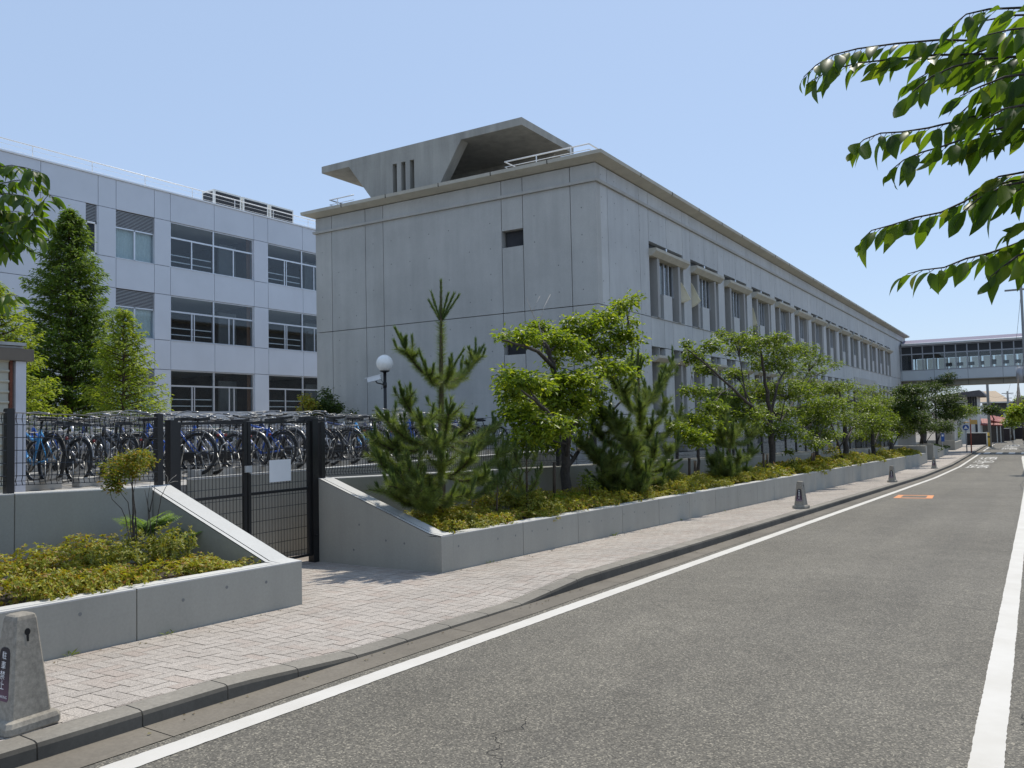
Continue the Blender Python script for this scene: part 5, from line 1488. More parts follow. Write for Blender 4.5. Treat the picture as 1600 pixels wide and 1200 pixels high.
for (lb, base, cl, mt, nl, X_) in [
    ('dark green garden tree between the grey pole and the tan roof', (1556, 672), [(1548, 640, 12, 6), (1560, 642, 14, 8), (1552, 650, 14, 6), (1570, 650, 8, 8)], 'l_dark', 1500, -4.6),
    ('small olive tree near the thin utility pole', (1582, 684), [(1580, 660, 10, 6), (1588, 664, 8, 7), (1574, 668, 8, 5)], 'l_cherry', 800, -2.6),
    ('yellow green tree at the right edge of the street end', (1600, 684), [(1594, 626, 8, 7), (1600, 634, 8, 8), (1592, 644, 10, 6), (1602, 650, 8, 6), (1598, 662, 8, 6)], 'l_maple', 1400, -1.2)]:
    Xq = X_; Yq = 125
    sc0 = onY(base[0], base[1], Yq)[0]
    broadleaf('garden_tree', lb, 'tree', sc0, base, [[(base[0], base[1]+3), (base[0]-1, base[1]-12), (cl[0][0], cl[0][1]+4)]], cl, .24, nl, mt, 'bark', .15, .8, dens=2.6)
# small garden shrubs inside the long planter
for k, (bx, by, cl, lb, X_) in enumerate([
    (1302, 724, [(1300, 698, 8, 5), (1292, 706, 7, 5), (1306, 708, 7, 6)], 'small orange tinted sapling in front of the far back wall', -6.9),
    (1375, 718, [(1373, 697, 5, 4), (1378, 704, 5, 4), (1374, 709, 5, 4)], 'tiny reddish sapling beside the straight dark trunk', -6.9),
    (1241, 732, [(1234, 706, 6, 3), (1241, 724, 6, 4)], 'thin yellow sapling right of the wide cherry trunk', -6.9),
    (1308, 725, [(1313, 720, 6, 4), (1307, 722, 5, 4)], 'small green sprout clump near the double cherry trunk', -6.8),
    (922, 778, [(918, 752, 6, 5), (924, 760, 6, 5), (914, 744, 4, 4)], 'young yellow green seedling right of the maple trunk', -6.75),
    (892, 790, [(874, 780, 8, 6), (898, 776, 8, 7)], 'leafy green shoots at the foot of the maple trunk', -6.9)]):
    broadleaf('sapling', lb, 'plant', X_, (bx, by), [[(bx, by), (bx-1, by-12), (cl[0][0], cl[0][1])]], cl, .06 if bx < 1000 else .09, 190, ['l_orange', 'l_orange', 'l_grass', 'l_grass', 'l_grass', 'l_maple'][k], 'bark', .012, .1)
# tree in the left planter: many thin stems, orange crown
broadleaf('nandina_shrub', 'multi stemmed shrub with an orange tinted crown in the left planter', 'shrub', -7.0, (208, 842),
    [[(209, 845), (208, 815), (208, 780), (207, 750), (206, 725)], [(202, 842, .1), (197, 812), (190, 795), (175, 780), (170, 760)], [(206, 842, .05), (203, 805), (200, 785), (185, 765), (184, 740)], [(210, 843, -.1), (212, 800), (206, 760), (200, 735)], [(214, 842), (211, 800), (209, 770), (214, 735)], [(226, 838, -.1), (232, 810), (231, 780), (235, 752)], [(236, 842), (233, 800), (226, 765)], [(240, 845), (245, 815), (252, 775), (262, 756), (268, 748)], [(234, 800), (240, 770), (242, 758)]],
    [(207, 714, 22, 9), (225, 712, 14, 9), (190, 722, 18, 10), (172, 735, 13, 11), (205, 733, 20, 12), (183, 748, 16, 12), (162, 725, 7, 3), (230, 722, 8, 8), (178, 762, 12, 9), (216, 722, 16, 10)],
    .031, 2300, 'l_orange', 'bark', .012, .22, None, .2, .7, dead=[([(262, 756), (268, 748), (276, 742)], .003), ([(262, 756), (272, 752), (278, 752)], .003), ([(262, 756), (262, 746), (258, 740)], .003), ([(252, 775), (240, 768)], .003)])

# ------------------------------------------------------------------ pines with upright candles
def pine(label, X, base, apex, whorls, lead_nodes, need=.10, dens=1.0, r0=.05, name='pine_tree', seed=1):
    """whorls: list of (py_on_trunk, [ (tip px, tip py, depth offset, n_candles) ... ])"""
    g = np.random.default_rng(seed)
    bp = onX(base[0], base[1], X); ap = onX(apex[0], apex[1], X)
    root = thing(name, label, 'tree', tuple(bp), None)
    def tp(py): 
        t = (base[1]-py)/(base[1]-apex[1]); return bp+(ap-bp)*t
    tb = MB(); Hh = ap[2]-bp[2]
    tb.tube([bp+(ap-bp)*t for t in np.linspace(0, 1, 10)], [r0*(1-.9*t)+.004 for t in np.linspace(0, 1, 10)], 8)
    P, D, L = [], [], []; CP, CDr, CL = [], [], []
    def clad(a, c, n, ang=(.9, 1.35), ln=need):
        n = int(n*1.9)
        ax = c-a; u = unit(ax)
        t = g.uniform(0, 1, n); r = g.normal(size=(n, 3)); r = unit(r-(r@u)[:, None]*u)
        an = g.uniform(ang[0], ang[1], n)[:, None]
        P.append(a+ax*t[:, None]); D.append(u*np.cos(an)+r*np.sin(an)); L.append(ln*g.uniform(.7, 1.2, n))
    def candle(a, u, ln, n):
        n = int(n*2.8)
        e = a+u*ln
        tb.tube([a, e], [.007, .004], 4, 0, False)
        t = g.uniform(.08, 1, n); r = g.normal(size=(n, 3)); r = unit(r-(r@u)[:, None]*u)
        an = (.52-.16*t)[:, None]+g.normal(size=(n, 1))*.07
        CP.append(a+(e-a)*t[:, None]); CDr.append(u*np.cos(an)+r*np.sin(an)); CL.append(.066*g.uniform(.6, 1.1, n)*(need/.1))
    for i in range(len(lead_nodes)-1):
        a, c = tp(lead_nodes[i][0]), tp(lead_nodes[i+1][0]); clad(a, c, int(lead_nodes[i][1]*dens))
    # leader candles
    n0 = tp(lead_nodes[-1][0]); L0 = np.linalg.norm(ap-n0)
    candle(n0, unit(ap-n0), L0, int(230*dens))
    for k in range(7):
        a = g.uniform(0, 6.28); sp = g.uniform(.25, .75)
        u = unit(np.array([math.cos(a)*sp, math.sin(a)*sp, 1])); candle(n0, u, L0*g.uniform(.35, .78), int(130*dens))
    for py, brs in whorls:
        o = tp(py)
        for (tx, ty, dz, nc) in brs:
            tip = onX(tx, ty, X+dz); Lb = np.linalg.norm(tip-o)
            m1 = o+(tip-o)*.45-np.array([0, 0, .10*Lb]); m2 = o+(tip-o)*.75-np.array([0, 0, .08*Lb])
            pts = [o, m1, m2, tip]
            tb.tube(pts, [r0*.42, r0*.32, r0*.24, .008], 6)
            clad(o*.55+m1*.45, m1, int(70*dens*Lb/.6)); clad(m1, m2, int(170*dens*Lb/.6), (.6, 1.25)); clad(m2, tip, int(170*dens*Lb/.6), (.45, 1.1))
            # side shoots
            for s in range(2+int(Lb*4)):
                t = g.uniform(.35, .95); q = m1+(tip-m1)*t; rr = g.normal(size=3); rr[2] = abs(rr[2])*.6+.25; rr = unit(rr+unit(tip-o)*.8)
                ln = g.uniform(.12, .28)*min(1.2, Lb); tb.tube([q, q+rr*ln], [.008, .005], 4, 0, False); clad(q, q+rr*ln, int(85*dens), (.45, 1.05)); 
                if g.random() < .3: candle(q+rr*ln, unit(rr*.5+np.array([0, 0, 1])), g.uniform(.06, .13), int(50*dens))
            dirv = unit(unit(tip-m2)*.6+np.array([0, 0, 1]))
            for k in range(nc):
                u = unit(dirv+g.normal(size=3)*.26+np.array([0, 0, .1])); candle(tip, u, (.27 if k == 0 else g.uniform(.10, .20))*min(1, Lb/.6)*need/.1*(1.15 if py < base[1]-.5*(base[1]-apex[1]) else .72), int(110*dens))
    tb.build('trunk', M['barkp'], root)
    needles('needles', np.concatenate(P), np.concatenate(D), np.concatenate(L), .0046*need/.1, M['l_pine'], root)
    needles('candles', np.concatenate(CP), np.concatenate(CDr), np.concatenate(CL), .006*need/.1, M['l_candle'], root)
    return root
pine('large pine at the planter corner with a tall upright leader against the gable', -7.2, (690, 803), (689, 440),
    [(600, [(634, 548, .0, 4), (744, 562, .0, 3), (704, 580, .45, 3), (668, 585, .25, 2), (720, 585, -.4, 2)]),
     (690, [(630, 622, .1, 3), (607, 660, .3, 3), (586, 690, .0, 3), (660, 665, .6, 3), (700, 650, .75, 3), (735, 660, .5, 3), (772, 668, .2, 4), (760, 690, -.4, 2), (620, 700, -.5, 2), (682, 690, .9, 2)]),
     (745, [(596, 726, .2, 2), (640, 735, .6, 2), (690, 720, .85, 2), (735, 715, .7, 2), (790, 705, .3, 3), (806, 722, -.1, 2), (620, 762, .5, 2), (760, 745, .6, 2), (660, 765, .75, 2), (585, 708, -.3, 2)]),
     (775, [(610, 770, .3, 1), (650, 780, .6, 1), (735, 770, .6, 1), (780, 755, .3, 2), (705, 775, .75, 1)])],
    [(720, 180), (660, 520), (600, 620), (505, 60)], .115, 1.15, .06, 'pine_tree', 3)
pine('short young pine left of the maple trunk', -6.95, (824, 796), (822, 690),
    [(770, [(800, 738, .1, 2), (845, 735, .1, 2), (790, 755, .2, 2), (838, 752, .3, 1), (812, 750, .3, 1)]), (740, [(806, 715, 0, 2), (838, 712, 0, 2)])], [(780, 60), (740, 80), (720, 20)], .085, .6, .022, 'pine_tree', 4)
pine('thin pale pine seedling at the right of the large corner pine', -6.8, (776, 798), (778, 742),
    [(780, [(764, 768, .05, 1), (790, 766, .05, 1)])], [(790, 30), (768, 40), (760, 20)], .07, .5, .014, 'pine_tree', 14)
pine('bushy dark pine in front of the building corner', -7.3, (1000, 772), (997, 548),
    [(640, [(955, 590, .1, 3), (1030, 600, .2, 3), (975, 610, .5, 2), (1010, 612, -.4, 2), (1050, 570, 0, 3), (985, 575, -.3, 2)]),
     (690, [(938, 640, .2, 3), (960, 655, .6, 3), (1000, 640, .8, 3), (1040, 635, .4, 3), (1062, 650, 0, 2), (925, 668, .1, 2), (1020, 665, .7, 2), (980, 680, .9, 2)]),
     (735, [(928, 705, .3, 2), (955, 718, .7, 2), (990, 705, .9, 2), (1025, 700, .8, 2), (1058, 695, .4, 2), (940, 738, .5, 1), (975, 742, .8, 1), (1010, 738, .9, 1), (1045, 730, .6, 1), (905, 690, 0, 1)]),
     (755, [(935, 752, .3, 1), (965, 762, .6, 1), (1000, 760, .8, 1), (1035, 752, .6, 1), (1055, 740, .3, 1)])],
    [(740, 200), (690, 300), (640, 300), (585, 60)], .15, 1.0, .08, 'pine_tree', 5)
pine('narrow pine with a long thin leader in front of the street windows', -7.3, (1142, 748), (1132, 592),
    [(665, [(1112, 630, .1, 2), (1155, 625, .1, 2), (1128, 640, .4, 2), (1175, 640, 0, 2)]), (690, [(1105, 668, .2, 2), (1125, 672, .5, 2), (1160, 665, .5, 2), (1185, 668, .1, 2), (1145, 675, .8, 2)]),
     (725, [(1108, 715, .3, 1), (1130, 720, .7, 1), (1155, 715, .8, 1), (1180, 705, .4, 1), (1118, 735, .5, 1), (1165, 735, .6, 1), (1142, 735, .8, 1)])],
    [(730, 200), (690, 260), (640, 120)], .15, .9, .06, 'pine_tree', 6)
# stakes beside the planted trees
for i, (px, pb_, pt_, lb) in enumerate([(866, 772, 722, 'dark wooden stake just left of the maple trunk'), (1077, 748, 716, 'dark stake left of the small staked tree'), (1086, 748, 720, 'dark stake close against the small staked tree trunk'), (1193, 740, 708, 'dark stake left of the wide cherry trunk'), (1199, 742, 710, 'second dark stake close to the wide cherry trunk'), (1269, 728, 708, 'thin dark stake left of the slender staked cherry'), (1272, 728, 706, 'thick dark stake beside the slender staked cherry'), (1358, 722, 702, 'dark stake left of the straight dark trunk')]):
    a, c = onX(px, pb_, -7.1), onX(px, pt_, -7.1)
    b = MB(); b.tube([tuple(a-np.array([0, 0, .1])), tuple(c)], .035 if px > 1000 else .03, 8)
    o = b.build('tree_stake', M['stake'], None, tuple(a)); tag(o, lb, 'stake', 'stakes holding young trees')

# ------------------------------------------------------------------ azalea mounds
def azalea_proto(nl, r, h, leaf, seed, mat):
    g = np.random.default_rng(seed)
    nb = 9
    bc = np.stack([g.uniform(-.6, .6, nb)*r, g.uniform(-.6, .6, nb)*r, g.uniform(.25, .62, nb)*h], 1); br = g.uniform(.32, .55, nb)*r
    nc = nl//7
    i = g.integers(0, nb, nc)
    d = g.normal(size=(nc, 3)); d[:, 2] = np.abs(d[:, 2])*.9-.08; d = unit(d)
    C = bc[i]+d*br[i][:, None]*np.array([1, 1, min(1.1, h/r*.75)])*g.uniform(.70, 1.05, (nc, 1))
    C[:, 2] = np.maximum(C[:, 2], .02)
    up = unit(d*.7+g.normal(size=(nc, 3))*.22+np.array([0, 0, .45]))
    C, up = np.repeat(C, 7, 0), np.repeat(up, 7, 0); n = len(C)
    q = g.normal(size=(n, 3)); q = unit(q-(q*up).sum(1, keepdims=True)*up)
    D = q+up*g.uniform(.15, .9, (n, 1)); NN = up-q*.35
    P = C+q*.004+g.normal(size=(n, 3))*.003
    L = leaf*g.uniform(.6, 1.3, n)
    return kites('azalea_shrub', P, D, NN, L, L*.48, M[mat], None, (0, 0, 0), .15, .1)
AZ = [azalea_proto(3300, .40, [.36, .36, .36, .36, .56, .56, .56][i], .034, 20+i, ['l_azalea', 'l_azalea', 'l_azalea2', 'l_azalea', 'l_azalea', 'l_azalea2', 'l_azalea'][i]) for i in range(7)]
AZF = [azalea_proto(900, .50, .36, .07, 30+i, ['l_azalea', 'l_azalea2', 'l_azalea'][i]) for i in range(3)]
azused = set()
def put_az(protos, i, loc, rz, s, label, group):
    p = protos[i]
    if id(p) in azused: o = p.copy(); col.objects.link(o)
    else: o = p; azused.add(id(p))
    o.location = loc; o.rotation_euler = (0, 0, rz); o.scale = s
    tag(o, label, 'shrub', group)
arng = random.Random(9)
cnt = 0
def words(k): return nth(k)
# left planter: front, middle and back rows
for rn, xs, ys in (('front row', -6.68, np.arange(1.6, 5.4, .47)), ('middle row', -7.12, np.arange(1.4, 5.3, .50)), ('back row', -7.6, np.arange(1.9, 5.0, .55))):
    for k, y in enumerate(ys):
        if rn == 'back row' and 3.55 < y < 4.2: continue
        hgt = {'front row': 1.0, 'middle row': .98, 'back row': 1.08}[rn]*arng.uniform(.72, 1.18)
        if rn == 'middle row' and abs(y-4.0) < .35: hgt *= 1.2
        if y > 5.0: hgt *= .75
        put_az(AZ, arng.randrange(4) if xs > -6.8 else 4+arng.randrange(3), (xs+arng.uniform(-.05, .05), y+arng.uniform(-.06, .06), FT(y)-.14), arng.uniform(0, 6.28), (arng.uniform(.85, 1.1), arng.uniform(.9, 1.15), hgt),
               f'olive azalea mound, {nth(k)} from the left, {rn}, left planter', 'azalea mounds in the left planter')
# long planter
k = 0; y = 8.75
while y < 60:
    near = y < 24
    for xs in ((-6.66, -7.1, -7.55) if y < 20 else (-6.66, -7.2)):
        if xs < -7.4 and y > 13: continue
        P_ = (AZ[:4] if xs > -6.8 else AZ[4:]) if near else AZF
        s_ = 1.0 if near else 1.15
        row = 'front row' if xs > -6.8 else 'row behind it' if xs > -7.3 else 'innermost row'
        hf = (.85 if y < 11.5 else 1.1)*(1.0 if xs > -6.8 or near else 1.25)*(.85 if near and xs < -6.8 else 1)
        if 44 < y < 45.6: continue
        put_az(P_, arng.randrange(len(P_)), (xs+arng.uniform(-.06, .06), y+arng.uniform(-.08, .08), FT(y)-.14), arng.uniform(0, 6.28), (s_*arng.uniform(.9, 1.1), s_*arng.uniform(.95, 1.25), hf*arng.uniform(.7, 1.2)),
               f'yellow green azalea mound, {nth(min(k, 38))} from the gate, {row} of the long planter', 'azalea mounds in the long planter')
    k += 1; y += .56 if y < 24 else 1.05
for k, y in enumerate(np.arange(69.5, 78, 1.2)):
    for xs in (-6.75, -7.5):
        o = AZF[1].copy(); col.objects.link(o); o.location = (xs, y, gz(y)+.35); o.scale = (1.5, 1.6, 1.5 if xs < -7 else 1.1); o.rotation_euler = (0, 0, k*1.3)
        o.material_slots[0].link = 'OBJECT'; o.material_slots[0].material = M['l_dark']
        tag(o, f'green clipped shrub, {nth(k)} along the {"front" if xs > -7 else "back"} row of the short far planter', 'shrub', 'shrubs in the short far planter')
# ferns behind the orange shrub
def fern(label, pos, nf, ln, seed):
    g = np.random.default_rng(seed); P, D, NN, L = [], [], [], []
    for f in range(nf):
        a = g.uniform(0, 6.28); e = g.uniform(.95, 1.4); l = ln*g.uniform(.7, 1.1)
        h = np.array([math.cos(a), math.sin(a), 0]); n = 18
        for i in range(2, n):
            t = i/n; p = pos+h*l*t*math.cos(e*(1-.3*t))+np.array([0, 0, 1])*l*(math.sin(e)*t-.42*t*t)
            s = np.cross(h, (0, 0, 1)); w = l*.24*math.sin(math.pi*min(1, t*1.02))**.7
            for sg in (-1, 1): P.append(p); D.append(s*sg+h*.35+np.array([0, 0, -.15])); NN.append(np.array([0, 0, 1])+h*.1); L.append(w)
    o = kites('fern', np.array(P), np.array(D), np.array(NN), np.array(L), np.array(L)*.28, M['l_fern'], None, tuple(pos), .05, .1)
    return tag(o, label, 'fern')
fern('bright green fern clump behind the thin stems of the orange shrub', onX(228, 842, -7.5), 20, .46, 1)
fern('small fern at the foot of the sloping planter end wall', onX(372, 868, -7.0), 6, .32, 2)
fern('low fern right of the orange shrub beside the azaleas', onX(288, 852, -7.5), 6, .36, 3)
# weeds along the foot of the walls
def weed(label, p, n, ln, seed):
    g = np.random.default_rng(seed); d = rdir(n, .2, .9); o = kites('weed', np.array([p]*n)+g.normal(size=(n, 3))*[.01, .03, .002], d, rdir(n)+[0, 0, 1], ln*g.uniform(.6, 1.2, n), ln*(.16 if ln < .2 else .035)*np.ones(n), M['l_grass'], None, tuple(p), .1, .05)
    tag(o, label, 'weed')
weed('small weed at the foot of the left planter wall by the bollard', (-6.13, 3.55, gz(3.55)+.01), 7, .07, 1)
weed('tuft of weeds at the joint of the left planter wall', (-6.13, 4.38, gz(4.38)+.01), 9, .06, 2)
weed('weeds at the left edge behind the near bollard', (-6.12, 3.12, gz(3.1)+.01), 10, .06, 3)
weed('grassy weeds at the foot of the long planter wall', (-6.13, 13.0, gz(13)+.01), 14, .08, 4)
for y in (9.2, 16.2, 18.9): weed(f'low weed at the foot of the long planter wall about {"nine" if y < 10 else "sixteen" if y < 17 else "nineteen"} metres up the street', (-6.14, y, gz(y)+.01), 9, .05, int(y))

# ------------------------------------------------------------------ conifers in the yard
def conifer(label, base, apex_z, rmax, nb, per, mat, seed, leaf=.15, loc_r=.10, crown0=.12, trunk=.12):
    g = np.random.default_rng(seed); base = np.array(base, float); Hh = apex_z-base[2]
    root = thing('conifer_tree', label, 'tree', tuple(base)); tb = MB()
    tb.tube([base+np.array([0, 0, Hh*t]) for t in np.linspace(0, 1, 8)], [trunk*(1-.93*t) for t in np.linspace(0, 1, 8)], 8)
    P, D, NN = [], [], []
    for i in range(nb):
        t = crown0+(1-crown0)*((i+g.uniform(0, 1))/nb); a = i*2.399+g.uniform(-.4, .4)
        prof = (1-t)**.72*(1-.25*max(0, (.28-t)/.28)); Rr = rmax*prof*g.choice([g.uniform(.5, .8), g.uniform(.85, 1.22)], p=[.3, .7])+.06
        h = np.array([math.cos(a), math.sin(a), 0]); o = base+np.array([0, 0, Hh*t]); up = .18+.35*t
        tip = o+h*Rr+np.array([0, 0, up*Rr])
        tb.tube([o, (o+tip)/2-np.array([0, 0, .04*Rr]), tip], [.022, .014, .005], 4, 0, False)
        n = max(8, int(per*(Rr/rmax+.15)))
        u = g.uniform(.12, 1.05, n)**.75; s = np.cross(h, (0, 0, 1))
        lat = g.normal(size=n)*.24*Rr*(1.05-u*.5)
        q = o+(tip-o)*u[:, None]+s*lat[:, None]+g.normal(size=(n, 3))*[.03, .03, .04]-np.array([0, 0, 1])*(np.abs(lat)*.3)[:, None]
        P.append(q); D.append(h*.8+s*np.sign(lat)[:, None]*.7+g.normal(size=(n, 3))*.35+np.array([0, 0, -.12])); NN.append(np.array([0, 0, 1])+g.normal(size=(n, 3))*.35)
    P, D, NN = map(np.concatenate, (P, D, NN)); n = len(P); L = leaf*g.uniform(.6, 1.3, n)
    tb.build('trunk', M['barkp'], root); kites('crown', P, D, NN, L, L*.34, M[mat], root, None, .05, .25)
    return root
c1 = onX(107, 660, -24.0); z1 = onX(106, 330, -24.0)[2]
conifer('tall dense conical conifer in front of the pale school building', (c1[0], c1[1], LOT), z1, 1.9, 260, 290, 'l_conif', 41, .115, trunk=.16, crown0=.10)
c2 = onX(193, 660, -20.5); z2 = onX(195, 486, -20.5)[2]
conifer('small light green conifer right of the tall conical one', (c2[0], c2[1], LOT), z2, 1.2, 110, 120, 'l_conifl', 42, .11, trunk=.07, crown0=.12)
c3 = onX(-12, 660, -22.0); z3 = onX(0, 445, -22.0)[2]
conifer('light green conifer rising behind the shed at the left edge', (c3[0], c3[1], LOT), z3, 1.7, 150, 150, 'l_conifl', 43, .115, trunk=.09)
c4 = onX(42, 660, -24.5); z4 = onX(46, 545, -24.5)[2]
conifer('short light green conifer between the shed post and the tall conifer', (c4[0], c4[1], LOT), z4, 1.2, 80, 100, 'l_conifl', 44, .11, trunk=.06)
def bushtree(label, px, py, X, cl, mat, leaf, n): return broadleaf('garden_shrub', label, 'shrub', X, (px, py), [[(px, py), (px, py-20), (cl[0][0], cl[0][1])]], cl, leaf, n, mat, 'bark', .04, .5)
bushtree('dark shrub behind the bicycles at the corner of the gable', 505, 668, -19.5, [(510, 622, 10, 8), (500, 632, 14, 9), (515, 638, 16, 10), (500, 648, 18, 9), (525, 635, 10, 8), (508, 612, 6, 5)], 'l_dark', .10, 1500)
bushtree('yellow green shrub behind the bicycles under the school windows', 474, 668, -19.0, [(473, 622, 7, 5), (482, 630, 10, 7), (478, 640, 12, 6), (488, 640, 8, 6)], 'l_azalea', .09, 700)
bushtree('low round shrub behind the bicycles against the gable', 548, 668, -18.0, [(548, 648, 8, 6), (552, 655, 10, 6)], 'l_dark', .09, 350)

# fallen leaves and grit along the walls and the gutter
n = 420
g = np.random.default_rng(99)
yy = np.concatenate([g.uniform(1.5, 24, 260), g.uniform(1.5, 20, 160)])
xx = np.concatenate([-6.15+np.abs(g.normal(size=260))*.10, -4.40+np.abs(g.normal(size=160))*.05])
P = np.array([(x, y, (swz(x, y) if x < -4.6 else gz(y)-.06)+.006) for x, y in zip(xx, yy)])
keep = ~((yy > 5.9) & (yy < 8.2) & (xx < -5))
P = P[keep]; n = len(P)
L = g.uniform(.008, .035, n)
M['litter'] = leafmat('leaf_litter', [(0, (.05, .035, .02)), (.5, (.12, .08, .035)), (1, (.16, .14, .05))], .1, .7)
o = kites('leaf_litter', P, rdir(n, -.05, .12), rdir(n, .8, 1), L, L*.5, M['litter'], None, None, .15, .1)
o['kind'] = 'stuff'
# ------------------------------------------------------------------ close cherry branches
def big_leaves(name, items, mat, parent):
    """items: (base, direction, normal, length): curved serrate leaves with a folded midrib"""
    V = []; F = []
    prof = [(0, .02), (.08, .16), (.2, .36), (.36, .48), (.5, .50), (.64, .44), (.78, .30), (.9, .13), (1.0, .0)]
    for p, d, nrm, L in items:
        d = unit(d); s = unit(np.cross(d, nrm)); nn = np.cross(s, d); W = L*.40; n0 = len(V)
        cur = rng.uniform(.15, .5); tw = rng.uniform(-.25, .25)
        for i, (t, w) in enumerate(prof):
            c = p+d*L*t-nn*L*cur*t*t; ss = unit(s+nn*tw*t); k = 1+(.025 if i % 2 else -.02)
            up = nn*W*w*.34
            V += [tuple(c+ss*W*w*k+up), tuple(c), tuple(c-ss*W*w*k+up)]
        for i in range(len(prof)-1):
            a = n0+3*i
            F += [(a, a+3, a+4, a+1), (a+1, a+4, a+5, a+2)]
    return np_mesh(name, V, F, mat, parent, None, True)
def limb_leaves(root, pairs, n, edge, seed):
    # the rest of the crown between the twigs and the trunk
    g = np.random.default_rng(seed); P = []
    while len(P) < n:
        a, c = pairs[g.integers(len(pairs))]; t = g.uniform(0, 1)
        p = np.array(a)*(1-t)+np.array(c)*t+g.normal(size=3)*[.16, .22, .16]
        q = p-CAM; w = q@_f
        if w > .3 and edge(800+FOC*(q@R2)/w): continue
        P.append(p)
    P = np.array(P); d = rdir(n, -.9, .1); nn = rdir(n)*.6+np.array([0, 0, .9]); L = .09*g.uniform(.6, 1.2, n)
    kites('crown', P, d, nn, L, L*.42, M['l_big'], root, None, .2, .15)
def cherry(root, twigs, leafL, nper, side, seed, X0, mat='l_big'):
    """twigs: measured polylines (px, py, depth offset); leaves hang along them"""
    g = np.random.default_rng(seed); tb = MB(); items = []
    for st, den in twigs:
        pts = [onY(p[0], p[1], X0+(p[2] if len(p) > 2 else 0)) for p in st]
        n = len(pts); tb.tube(pts, [.0014+.0028*(i/(n-1)) for i in range(n)], 5)
        seg = [np.linalg.norm(pts[i+1]-pts[i]) for i in range(n-1)]; tot = sum(seg); m = max(3, int(tot/.019*den))
        for k in range(m):
            u = tot*(k+.3*g.random())/m; i = 0
            while i < n-2 and u > seg[i]: u -= seg[i]; i += 1
            ax = unit(pts[i+1]-pts[i]); p = pts[i]+ax*min(u, seg[i])
            sd = 1 if k % 2 else -1
            lat = unit(np.cross(ax, (0, 0, 1)))*sd
            out = -ax
            d = out*g.uniform(.25, 1.0)+lat*g.uniform(.1, .9)+np.array([0, 0, -1])*g.uniform(.2, .85)
            if k < 3: d = out*.95+np.array([0, 0, -.45])+lat*.3*sd
            nrm = np.array([0, 0, 1.0])*g.uniform(.4, 1)+lat*.4+g.normal(size=3)*.42
            q = p+unit(d)*.018
            tb.tube([p, q], [.0012, .001], 3, 0, False)
            items.append((q, d, nrm, leafL*g.uniform(.6, 1.2)*(.65 if k < 2 else 1)))
    tb.build('twig', M['bark'], root)
    big_leaves('leaves', items, M[mat], root)
rt = thing('cherry_tree', 'cherry tree on the right whose close leafy branches reach over the road', 'tree', (2.45, 2.2, gz(2.2)))
tk = MB(); tk.tube([(2.45, 2.2, gz(2.2)-.1), (2.42, 2.25, .6), (2.3, 2.4, 1.5), (2.15, 2.7, 2.4), (2.0, 2.8, 3.4)], [.13, .11, .10, .085, .05], 10)
hub = Vector((2.05, 2.8, 2.6)); LP = []
RT = [([(1256, 120), (1275, 102, .02), (1300, 86, .05), (1340, 76, .1), (1400, 68, .15), (1470, 62, .2), (1540, 64, .25), (1640, 80, .3)], 1.0),
      ([(1268, 126), (1300, 108, .05), (1345, 98, .1), (1400, 92, .15), (1460, 86, .2), (1560, 84, .3)], .9),
      ([(1412, 158, -.1), (1430, 140, -.1), (1455, 120, -.08), (1490, 104, -.05), (1540, 92), (1640, 84)], 1.1),
      ([(1425, 128, .3), (1460, 108, .3), (1500, 92, .3), (1560, 70, .3), (1640, 60, .3)], 1.0),
      ([(1488, 40, .1), (1510, 22, .1), (1545, 14, .15), (1640, 10, .2)], 1.1), ([(1490, 56, .3), (1530, 34, .3), (1580, 24, .3), (1640, 22, .3)], .9),
      ([(1334, 232), (1350, 218, .02), (1376, 208, .05), (1410, 206, .1), (1450, 200, .15), (1500, 188, .2), (1560, 172, .25), (1640, 160, .3)], 1.0),
      ([(1390, 268, -.1), (1412, 250, -.08), (1440, 238, -.05), (1475, 228), (1520, 212, .05), (1580, 196, .1), (1640, 186, .15)], 1.0),
      ([(1495, 182, .2), (1515, 164, .2), (1550, 146, .2), (1640, 130, .25)], 1.1), ([(1500, 150, -.2), (1530, 136, -.2), (1570, 120, -.15), (1640, 110, -.1)], 1.2),
      ([(1520, 118, .1), (1550, 104, .1), (1640, 96, .15)], 1.3), ([(1505, 235, .1), (1540, 214, .1), (1580, 204, .1), (1640, 196, .1)], 1.2), ([(1530, 190, -.2), (1570, 170, -.2), (1640, 156, -.2)], 1.2), ([(1540, 55, -.1), (1580, 46, -.1), (1640, 40, -.1)], 1.2),
      ([(1345, 376), (1362, 360, .02), (1392, 352, .05), (1430, 340, .1), (1470, 332, .12), (1505, 316, .15), (1545, 292, .2), (1640, 268, .25)], 1.0),
      ([(1500, 335, -.1), (1530, 310, -.1), (1570, 290, -.08), (1640, 276, 0)], 1.2), ([(1520, 300, .2), (1560, 276, .2), (1640, 262, .2)], 1.1), ([(1545, 330, .1), (1580, 300, .1), (1640, 284, .1)], 1.0),
      ([(1418, 428, .05), (1440, 422, .05), (1475, 418, .1), (1510, 404, .12), (1545, 396, .15), (1580, 384, .2), (1640, 360, .2)], .95),
      ([(1548, 432, -.1), (1568, 416, -.08), (1590, 400, -.05), (1640, 380)], 1.0), ([(1555, 398, .2), (1590, 380, .2), (1640, 352, .2)], 1.0), ([(1580, 360, .1), (1600, 348, .1), (1640, 340, .1)], 1.0)]
for st, den in RT:
    e = onY(st[-1][0], st[-1][1], 2.65+(st[-1][2] if len(st[-1]) > 2 else 0))
    tk.tube([tuple(e), tuple((Vector(e)+hub)/2+Vector((0, 0, .05))), tuple(hub+Vector((0, 0, (e[2]-2.6)*.4)))], [.005, .010, .018], 6); LP.append((tuple(e), tuple(hub+Vector((0, 0, (e[2]-2.6)*.4)))))
tk.build('trunk', M['bark'], rt)
